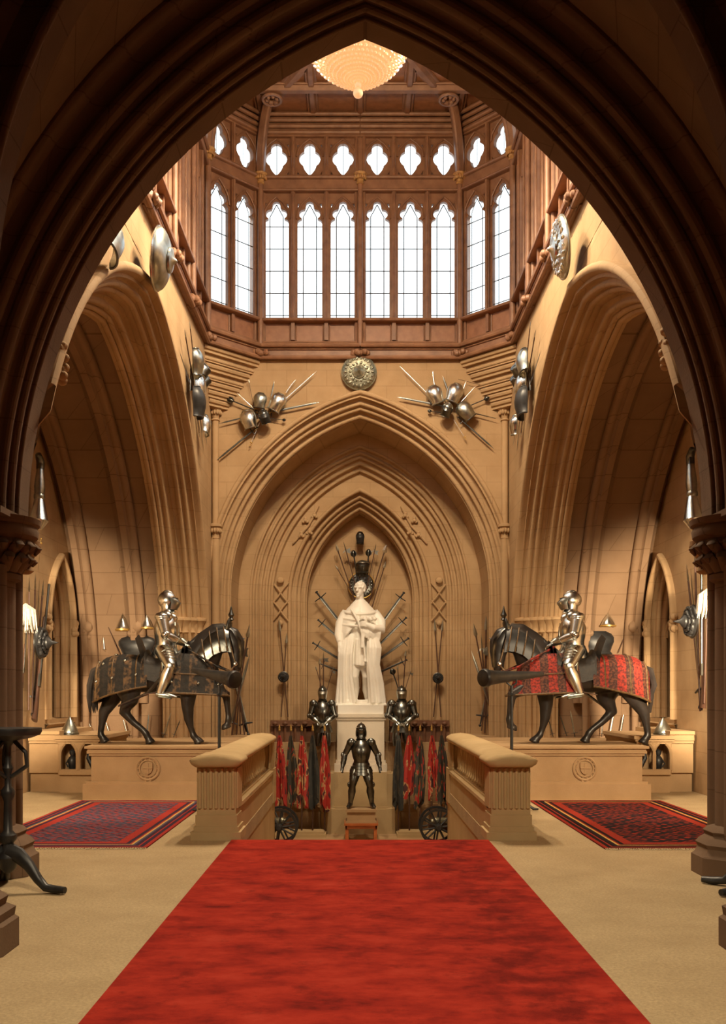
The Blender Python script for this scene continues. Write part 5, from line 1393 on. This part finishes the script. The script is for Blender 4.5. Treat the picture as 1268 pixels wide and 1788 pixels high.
# ---- rear wall: pair of trophies over the arch
YW = YR - .10
LW = 'weapons of the upper trophy'
tl = [('sabre',497,690,514,660,'bright curved sword pointing up right from the left upper trophy'), ('rapier',470,722,553,648,'longest thin sword pointing up right from the left upper trophy'), ('dark_sword',460,722,560,702,'dark sword lying nearly flat to the right of the left upper trophy'),
      ('mace',470,730,501,734,'short dark mace low on the right of the left upper trophy'), ('dagger',472,700,479,665,'small upright dagger above the left upper trophy'), ('spear',444,715,434,662,'short spear rising at the top left of the left upper trophy'),
      ('rapier',450,720,413,685,'thin sword hilt pointing up left from the left upper trophy'), ('mace',455,720,392,694,'dark mace pointing left above the others of the left upper trophy'), ('dark_sword',455,722,381,740,'dark sword lying flat to the left of the left upper trophy'),
      ('dark_sword',450,745,377,805,'long dark sword slanting down left from the left upper trophy'), ('rapier',436,779,455,735,'thin sword with its hilt hanging below the left upper trophy'), ('bow',385,700,402,684,'small dark bow at the far left of the left upper trophy')]
for k, ax, ay, bx, by, lb in tl: weapon(k, P(ax,ay,YW), P(bx,by,YW), NR, lb, None, 1.0 if k not in ('mace','dagger') else .8)
trr = [('rapier',765,705,698,639,'longest thin sword pointing up left from the right upper trophy'), ('sabre',764,690,751,648,'bright curved sword pointing up left from the right upper trophy'), ('dark_sword',790,712,692,693,'dark sword lying nearly flat to the left of the right upper trophy'),
       ('mace',780,722,745,717,'short dark mace low on the left of the right upper trophy'), ('dagger',788,696,773,656,'small upright dagger above the right upper trophy'), ('rapier',800,705,815,664,'thin sword hilt pointing up between the plates of the right upper trophy'),
       ('rapier',798,710,831,674,'thin sword hilt pointing up right from the right upper trophy'), ('halberd',800,662,858,677,'dark axe lying at the top right of the right upper trophy'), ('mace',812,712,857,693,'dark mace pointing right from the right upper trophy'),
       ('musket',815,718,866,731,'dark pistol pointing right below the mace of the right upper trophy'), ('dark_sword',800,728,863,784,'long dark sword slanting down right from the right upper trophy'), ('rapier',814,768,792,732,'thin sword with its hilt hanging below the right upper trophy')]
for k, ax, ay, bx, by, lb in trr: weapon(k, P(ax,ay,YW), P(bx,by,YW), NR, lb, None, 1.0 if k not in ('mace','dagger') else .8)
def rw(px, py, Y, tilt=0, k=1.0, lean=0): return T(*P(px,py,Y)) @ RY(R(tilt)) @ RX(R(lean)) @ SCL(k,k,k)
for args in (('cuirass','breastplate','breastplate',rw(484,703,YW-.06,28,.80),'bright breastplate, upper right piece of the left upper trophy'),
             ('greycuirass','breastplate','breastplate',rw(454,700,YW-.06,8,.66),'grey breastplate, upper left piece of the left upper trophy'),
             ('cuirass','breastplate','breastplate',rw(434,733,YW-.06,-18,.80),'bright breastplate, lower left piece of the left upper trophy'),
             ('darkclose','helmet','helmet',rw(464,735,YW-.12,-20,.95,20),'dark closed helmet, lower right piece of the left upper trophy'),
             ('cuirass','breastplate','breastplate',rw(760,690,YW-.06,-22,.80),'dull breastplate, upper left piece of the right upper trophy'),
             ('cuirass','breastplate','breastplate',rw(794,687,YW-.06,22,.82),'bright breastplate, upper right piece of the right upper trophy'),
             ('greycuirass','breastplate','breastplate',rw(813,718,YW-.06,-40,.80),'grey breastplate, lower right piece of the right upper trophy'),
             ('close','helmet','helmet',rw(778,723,YW-.12,20,.95,20),'closed helmet with bright rim, lower left piece of the right upper trophy')):
    armpiece(*args)
armpiece('bronzeshield','round_shield','shield', T(*P(627,651,YR-.08)) @ RX(PI/2), 'embossed bronze round shield centred over the rear arch')

# ---- niche: shield behind the statue's head, helmets, fans
YB2 = YR + 2.42; YC2 = YR + 2.2
armpiece('haloshield','round_shield','shield', T(*P(631,1022,YB2-.05)) @ RX(PI/2), 'gilt-rimmed round shield behind the head of the marble statue')
armpiece('close','helmet','helmet', T(*P(633,996,YB2-.22)) @ SCL(1.35,1.0,.95), 'dark helmet with bright visor just above the gilt-rimmed shield')
armpiece('darkclose','helmet','helmet', T(*P(629,946,YB2-.16)) @ SCL(.8,.7,.95), 'dark egg-shaped helmet topmost in the niche')
up_ = [('spear',622,1055,586,949,'leftmost upper spear of the fan above the statue'), ('spear',624,1052,585,986,'lower short spear at the left of the fan above the statue'), ('halberd',626,1040,600,946,'dark polearm second from left in the fan above the statue'), ('mace',625,1015,616,958,'dark mace left of the helmet above the statue'),
       ('mace',641,1015,644,956,'dark mace right of the helmet above the statue'), ('halberd',640,1030,657,949,'dark polearm right of the helmet above the statue'), ('broad_spear',642,1060,675,951,'bright broad-bladed spear right in the fan above the statue'), ('spear',645,1075,674,980,'rightmost lower spear in the fan above the statue')]
for k, ax, ay, bx, by, lb in up_: weapon(k, P(ax,ay,YC2), P(bx,by,YC2), NR, lb, None, 1.2 if k != 'mace' else .9)
nth = ['topmost', 'second', 'third', 'lowest']
for i, (ax, ay, bx, by) in enumerate(((612,1110,552,1033), (610,1130,555,1082), (610,1162,546,1122), (612,1180,557,1158))):
    weapon('dark_sword', P(bx,by,YC2), P(ax,ay,YC2), NR, '%s of four dark swords fanned left of the marble statue' % nth[i], 'swords fanned beside the statue', 1.5)
for i, (ax, ay, bx, by) in enumerate(((655,1105,706,1034), (655,1133,710,1078), (648,1162,714,1114), (650,1180,711,1152))):
    weapon('dark_sword', P(bx,by,YC2), P(ax,ay,YC2), NR, '%s of four dark swords fanned right of the marble statue' % nth[i], 'swords fanned beside the statue', 1.5)
YH = YR + 1.75
for s, lst in ((-1, ((566,1215,551,1163,'spear'), (565,1220,565,1137,'halberd'), (568,1215,583,1163,'halberd'), (560,1225,558,1150,'spear'))), (1, ((700,1215,683,1165,'mace'), (703,1220,709,1135,'spear'), (704,1215,719,1167,'halberd'), (699,1222,694,1160,'spear')))):
    for i, (ax, ay, bx, by, k) in enumerate(lst):
        q = {('spear',0): 'outer slanting spear', ('halberd',1): 'tall upright polearm', ('halberd',2): 'inner slanting axe', ('spear',3): 'short upright spear', ('mace',0): 'inner slanting mace', ('spear',1): 'tall upright spear', ('halberd',2): 'axe slanting toward the statue side'}.get((k, i), k)
        if s > 0 and i == 2: q = 'bright-headed axe slanting outward'
        weapon(k, P(ax,ay,22.75), P(bx,by,22.75), NR, '%s rising behind the half armour %s of the pedestal' % (q, 'left' if s < 0 else 'right'), None, 1.6 if k != 'mace' else 1)
for s, lst, c in ((-1, ((503,1252,487,1080), (491,1252,501,1105)), (495,1182)), (1, ((757,1252,774,1080), (770,1252,759,1080)), (765,1184))):
    for i, (ax, ay, bx, by) in enumerate(lst):
        weapon('spear', P(ax,ay,YR+1.55+.05*i), P(bx,by,YR+1.55+.05*i), NR, 'dark spear of the crossed pair %s of the niche, leaning %s' % ('left' if s < 0 else 'right', 'left' if bx < ax else 'right'), 'crossed spears beside the niche', .75)
    armpiece('ironshield','round_shield','shield', T(*P(*c,YR+1.48)) @ RX(PI/2), 'small black round shield on the crossed spears %s of the niche' % ('left' if s < 0 else 'right'), 'small shields on crossed spears')

# ---- spear fans on the piers beside the horses' heads
fans = {-1: [(436,1089,405,1283), (437,1140,399,1280), (424,1106,413,1283), (415,1100,420,1282), (404,1096,427,1283), (397,1128,434,1284), (386,1092,430,1278)],
        1: [(827,1088,862,1270), (823,1136,866,1262), (840,1106,853,1278), (849,1075,847,1280), (859,1120,841,1276), (868,1132,838,1268), (876,1092,850,1272)]}
sp_n = ['first', 'second', 'third', 'fourth', 'fifth', 'sixth', 'last']
for s in (-1, 1):
    for i, (tx, ty, bx, by) in enumerate(fans[s]):
        k = ('spear','sword','halberd','spear','spear','sword','halberd')[i]
        weapon(k, P(bx,by,22.3+.06*i), P(tx,ty,22.3+.06*i), NR, '%s counted from the niche in the weapon fan behind the %s horse head' % (sp_n[i] + ' ' + {'halberd':'polearm'}.get(k,k), 'brown-clothed' if s < 0 else 'red-clothed'), None, .9)
YT = 20.3
for (k, ax, ay, bx, by, lb) in (('spear',212,1150,172,1053,'long spear on the wall above the croup of the brown-clothed horse'), ('mace',206,1096,184,1046,'dark mace on the wall above the croup of the brown-clothed horse'), ('dagger',182,1137,180,1112,'small dark dagger on the wall left of the brown-clothed horse'),
        ('dagger',163,1286,155,1262,'leftmost small dagger standing on the ledge behind the brown-clothed horse'), ('dagger',192,1287,184,1259,'dagger on the ledge between the hind legs of the brown-clothed horse'), ('dagger',223,1287,215,1256,'dagger on the ledge beside the forward hind leg of the brown-clothed horse'), ('dagger',256,1286,260,1246,'red-shadowed dagger above the forward hind hoof of the brown-clothed horse'),
        ('sword',285,1287,299,1244,'upright cross-hilted sword on the ledge under the belly of the brown-clothed horse'), ('dark_sword',303,1287,315,1256,'plain slanting blade on the ledge near the forelegs of the brown-clothed horse'),
        ('spear',1080,1140,1113,1055,'long spear on the wall above the croup of the red-clothed horse'), ('mace',1070,1096,1086,1040,'dark mace on the wall above the croup of the red-clothed horse'), ('halberd',1094,1136,1101,1096,'small dark axe on the wall right of the spear above the red-clothed horse'), ('musket',979,1100,959,1056,'short gun on the pier beside the rider of the red-clothed horse'),
        ('dark_sword',966,1286,957,1252,'first slanting sword on the ledge from the forelegs of the red-clothed horse'), ('dark_sword',990,1285,978,1248,'second slanting dark sword on the ledge under the red-clothed horse'), ('sword',1004,1286,996,1240,'bright cross-hilted sword on the ledge under the red-clothed horse'), ('dagger',1017,1280,1018,1242,'dark cross-hilted dagger under the belly of the red-clothed horse'),
        ('dark_sword',1051,1286,1053,1250,'upright dark blade between the hind legs of the red-clothed horse'), ('sword',1065,1286,1073,1242,'bright leaning sword between the hind legs of the red-clothed horse'), ('dagger',1083,1286,1090,1246,'dark cross-shaped dagger beside the rear hind leg of the red-clothed horse'), ('dagger',1100,1287,1108,1264,'small dagger just before the rear hoof of the red-clothed horse')):
    low = by > 1200
    if low and k in ('sword','dagger','dark_sword'):                 # hilts uppermost where the photo shows crosses up
        pass
    weapon(k, P(ax,ay,YT), P(bx,by,YT), NR, lb, None, {'dagger': .9, 'mace': .8, 'sword': 1.6, 'dark_sword': 1.6}.get(k, 1.0))
armpiece('brightcone','helmet','helmet', T(*P(214,1101,YT-.1)) @ SCL(.9,.9,1.0), 'bright pointed helmet on the wall above the croup of the brown-clothed horse')
armpiece('brightcone','helmet','helmet', T(*P(256,1098,YT-.1)) @ SCL(.85,.85,.85), 'gilt-edged helmet on the wall just behind the rider of the brown-clothed horse')
armpiece('brightcone','helmet','helmet', T(*P(1062,1094,YT-.1)) @ SCL(1,1,.8), 'bright round helmet on the wall above the croup of the red-clothed horse')
armpiece('cone','helmet','helmet', T(*P(386,1073,22.35)) @ SCL(.6,.6,.7), 'small bright helmet topping the weapons above the brown-clothed horse head')
armpiece('cone','helmet','helmet', T(*P(873,1078,22.35)) @ SCL(.6,.6,.7), 'small bright helmet topping the weapons above the red-clothed horse head')
armpiece('darkcuirass','breastplate','breastplate', T(*P(240,1128,YT-.02)) @ SCL(1.75,.8,.8), 'black breastplate hung on the wall behind the brown-clothed horse saddle')
armpiece('darkcuirass','breastplate','breastplate', T(*P(1044,1122,YT-.02)) @ SCL(1.5,.8,.9), 'black breastplate hung on the wall behind the red-clothed horse saddle')
armpiece('cone','helmet','helmet', T(P(122,1,17.5).x, 17.5, 1.0) @ SCL(1.0,1,.95), 'pointed steel helmet on the cabinet by the brown-clothed horse')
armpiece('cone','helmet','helmet', T(P(1158,1,17.5).x, 17.5, 1.0) @ SCL(1.05,1,.9), 'pointed steel helmet on the cabinet by the red-clothed horse')

# ---- side walls: shields on the spandrels and hanging trophies seen edge on
for s, nm in ((-1, 'left'), (1, 'right')):
    NS = V((-s,0,0)); XP = s*(XS-.10)
    Q = lambda px, py, d=0: PS(px, py, s*(XS-.10-d))
    Mw = lambda p, tilt=0, k=1: T(*p) @ RZ(-s*PI/2) @ RY(R(tilt)) @ SCL(k,k,k)
    armpiece('plainshield' if s < 0 else 'steelshield','round_shield','shield', T(*Q(275 if s < 0 else 983, 452 if s < 0 else 432, .16)) @ RZ(-s*PI/2) @ RX(PI/2 + .12), 'large %s round shield at the crown of the %s arch' % ('plain polished' if s < 0 else 'embossed silver', nm))
    if s < 0:
        armpiece('greycuirass','breastplate','breastplate', T(*Q(190,420,.05)) @ RZ(PI/2) @ RY(.5) @ SCL(1.1,1,1), 'grey breastplate on the left spandrel beside the near arch')
    else:
        weapon('sabre', Q(1070,374), Q(1047,383), NS, 'short curved sword on the right spandrel beside the near arch', None, 1.5)
        weapon('musket', Q(1078,388), Q(1089,428), NS, 'hanging dark pistol on the right spandrel beside the near arch', None, 1.6)
    mx_ = (lambda x: x) if s < 0 else (lambda x: 1256 - x + 2)
    pieces = [('greycuirass',340,632,'topmost bright'), ('close',347,655,'second'), ('cuirass',343,676,'middle bright'), ('darkcuirass',341,702,'lower black'), ('close',350,672,'forward'), ('cuirass',357,742,'lowest bright')]
    for i, (k, px, py, w_) in enumerate(pieces):
        nmx = 'helmet' if k == 'close' else 'breastplate'
        armpiece(k, nmx, nmx, Mw(Q(mx_(px), py, .07), (-12, 20, 8, -6, 25, 10)[i], (.95,1.1,1.0,1.1,1.0,.75)[i]), '%s %s of the trophy hung on the %s side wall' % (w_, nmx, nm), 'trophy armour on the %s side wall' % nm)
    ws = [('dark_sword',345,690,356,790,'first'), ('dark_sword',349,690,362,780,'second'), ('spear',340,690,349,765,'third'), ('dark_sword',353,700,366,765,'fourth')]
    for i, (k, ax, ay, bx, by, w_) in enumerate(ws):
        weapon(k, Q(mx_(ax),ay), Q(mx_(bx),by), NS, '%s blade hanging down from the trophy on the %s side wall' % (w_, nm), 'blades below the %s side trophy' % nm, 1.2)
    ws = [('dark_sword',335,680,313,612,'left-leaning blade'), ('spear',340,680,322,575,'tall spear'), ('spear',343,670,331,560,'tallest spear')]
    for i, (k, ax, ay, bx, by, w_) in enumerate(ws):
        weapon(k, Q(mx_(ax),ay), Q(mx_(bx),by), NS, '%s rising above the trophy on the %s side wall' % (w_ if i or s < 0 else 'right-leaning blade', nm), 'weapons above the %s side trophy' % nm, 1.1)

# ---- transept end walls: hanging leg armour and bundles of arms with pale plumes
PLUME = noisy('pale_plume', (.55,.50,.40), (.80,.76,.66), scale=18, rough=.9, bump=.6)
for s, nm in ((-1, 'left'), (1, 'right')):
    NS = V((-s,0,0)); XQ = s*(XE-.12)
    Q = lambda px, py, d=0: PS(px, py, s*(XE-.12-d))
    k = (lambda x: x) if s < 0 else (lambda x: x)
    top, bot = ((71,800), (67,925)) if s < 0 else ((1205,790), (1212,925))
    a, b_ = Q(*top, .08), Q(*bot, .08); r = empty('leg_armour', T(*b_)); d = a - b_
    mb = MB(); mb.tube([d*.0, d*.12, d*.14, d*.42], [(.05,.06), (.17,.17), (.16,.16), (.085,.085)], 14); mb.build('thigh_plate', STEEL, r)
    mb = MB(); mb.ell(d*.46, .10); mb.tube([d*.46, d*.6, d*.86], [.08,.10,.06], 12); mb.build('leg_plate', STEEL_GREY, r)
    mb = MB(); mb.tube([d*.84, d*.95, d*.97 + V((0,-.12,.06)), d*.97 + V((0,-.22,.04))], [.07,.075,.06,.02], 10); mb.build('foot_plate', STEEL_DARK, r)
    tag(r, 'leg armour hung upside down high on the %s end wall' % nm, 'armour', 'leg armour on the end walls')
    tips = ((76,1012,57,1255), (69,1008,58,1250), (62,1000,56,1245), (83,1020,60,1258), (51,1005,50,1240)) if s < 0 else ((1199,985,1226,1240), (1206,990,1224,1238), (1213,955,1223,1242), (1228,1000,1228,1236), (1238,1000,1230,1228))
    for i, (tx, ty, bx, by) in enumerate(tips):
        kd = ('spear','sword','spear','musket','spear')[i]
        weapon(kd, Q(bx,by,.02*i), Q(tx,ty,.02*i), NS, '%s %s in the arms bundle on the %s end wall' % (sp_n[i], {'musket':'gun'}.get(kd,kd), nm), 'arms bundle on the %s end wall' % nm, .9)
    for i, (tx, ty, bx, by) in enumerate(((45,1100,38,1200), (66,1000,72,940)) if s < 0 else ((1240,1095,1247,1190), (1216,1000,1211,930))):
        weapon('rapier' if i else 'musket', Q(bx,by,.03), Q(tx,ty,.03), NS, ('thin sword above the arms bundle on the %s end wall' if i else 'short gun hanging below the plume on the %s end wall') % nm, None, 1.1)
    c = Q(*((45,1078) if s < 0 else (1237,1052)), .12); mb = MB()
    for q in range(60):
        t = q*2.4; rr = .20*math.sqrt((q+1)/60)
        mb.tube([(0,0,.22), (rr*math.cos(t)*.7, rr*math.sin(t), .12), (rr*math.cos(t), 1.1*rr*math.sin(t), -.2-.06*math.sin(q*1.3))], [.02,.03,.004], 5)
    o = mb.build('plume', PLUME); o.location = c; tag(o, 'pale bushy plume in the arms on the %s end wall' % nm, 'plume', 'plumes on the end walls')
    c = Q(*((68,1122) if s < 0 else (1211,1085)), .16); r = armpiece('ironshield','round_shield','shield', T(*c) @ RZ(-s*PI/2) @ RX(PI/2) @ SCL(2.2,2.2,2), 'black round shield over the arms bundle on the %s end wall' % nm, 'shields on the end walls')
# ---------------------------------------------------------------- light
w = bpy.data.worlds.new('sky'); SC.world = w; w.use_nodes = True
bg = w.node_tree.nodes['Background']; bg.inputs[0].default_value = (.90, .97, 1.0, 1); bg.inputs[1].default_value = 2.6
def lamp(kind, name, loc, energy, color, size=.3, tgt=None, spot=None, sy=None):
    l = bpy.data.lights.new(name, kind); l.energy = energy; l.color = color
    o = bpy.data.objects.new(name, l); COL.objects.link(o); o.location = loc
    if kind == 'AREA':
        l.size = size
        if sy: l.shape = 'RECTANGLE'; l.size_y = sy
    else: l.shadow_soft_size = size
    if spot: l.spot_size = R(spot); l.spot_blend = .6
    if tgt is not None: o.rotation_euler = (V(tgt) - V(loc)).to_track_quat('-Z', 'Y').to_euler()
    return o
WARM = (1, .79, .52)
for s in (-1, 1):
    lamp('SPOT', 'unseen_transept_flood', (s*5.2, 10.3, 3.0), 5000 if s < 0 else 7500, WARM, .25, tgt=(s*6.3, 17.5, 2.6), spot=38)  # unseen flood behind the near pier, added to brighten the end wall
for s in (-1, 1):
    lamp('SPOT', 'added_aisle_fill', (s*4.3, 10.5, 3.1), 900 if s < 0 else 1250, WARM, .3, tgt=(s*4.2, 17.5, .6), spot=70)  # unseen fill behind the pier, added to brighten plinth and cabinet
for k in range(4):
    a = PI/4 + k*PI/2
    lamp('SPOT', 'chandelier_lamp', (1.1*math.cos(a), YC + 1.1*math.sin(a), 12.1), 1300, (1, .80, .54), .15, tgt=(1.1*math.cos(a), YC + 1.1*math.sin(a), 0), spot=160)
lamp('POINT', 'chandelier_glow', (-.06, YC, 12.35), 1000, (1, .72, .42), .2)
lamp('SPOT', 'added_vestibule_fill', (0, 1.5, 7.4), 2100, (1, .80, .54), .4, tgt=(0, 8.2, 0), spot=56)  # unseen fill added overhead to light the foreground floor and newels
# portals guide daylight in through the lantern windows
def portal(c, ang, W):
    l = bpy.data.lights.new('portal', 'AREA'); l.shape = 'RECTANGLE'; l.size = W; l.size_y = Z_Q1 - Z_SILL
    l.cycles.is_portal = True
    o = bpy.data.objects.new('window_portal', l); COL.objects.link(o)
    o.matrix_world = T(c[0], c[1], (Z_Q1+Z_SILL)/2) @ RZ(ang) @ T(0, .3, 0) @ RX(-PI/2)
portal((0, YB), 0, HR*2); portal((0, YN+.1), PI, HR*2)
for s in (-1, 1):
    portal((s*(HR+CH/2), YB-CH/2), -s*PI/4, chl); portal((s*(HR+CH/2), YN+.1+CH/2), -s*3*PI/4, chl)
    portal((s*XS, (y0+y1)/2), -s*PI/2, y1-y0)
vs = SC.view_settings
vs.view_transform = 'Standard'; vs.look = 'None'; vs.exposure = 0.0; vs.gamma = 1.0; vs.use_curve_mapping = False
cy = SC.cycles
cy.max_bounces = 7; cy.diffuse_bounces = 4; cy.glossy_bounces = 3; cy.transmission_bounces = 3; cy.transparent_max_bounces = 8
cy.caustics_reflective = False; cy.caustics_refractive = False; cy.sample_clamp_indirect = 6.0
cy.use_denoising = True
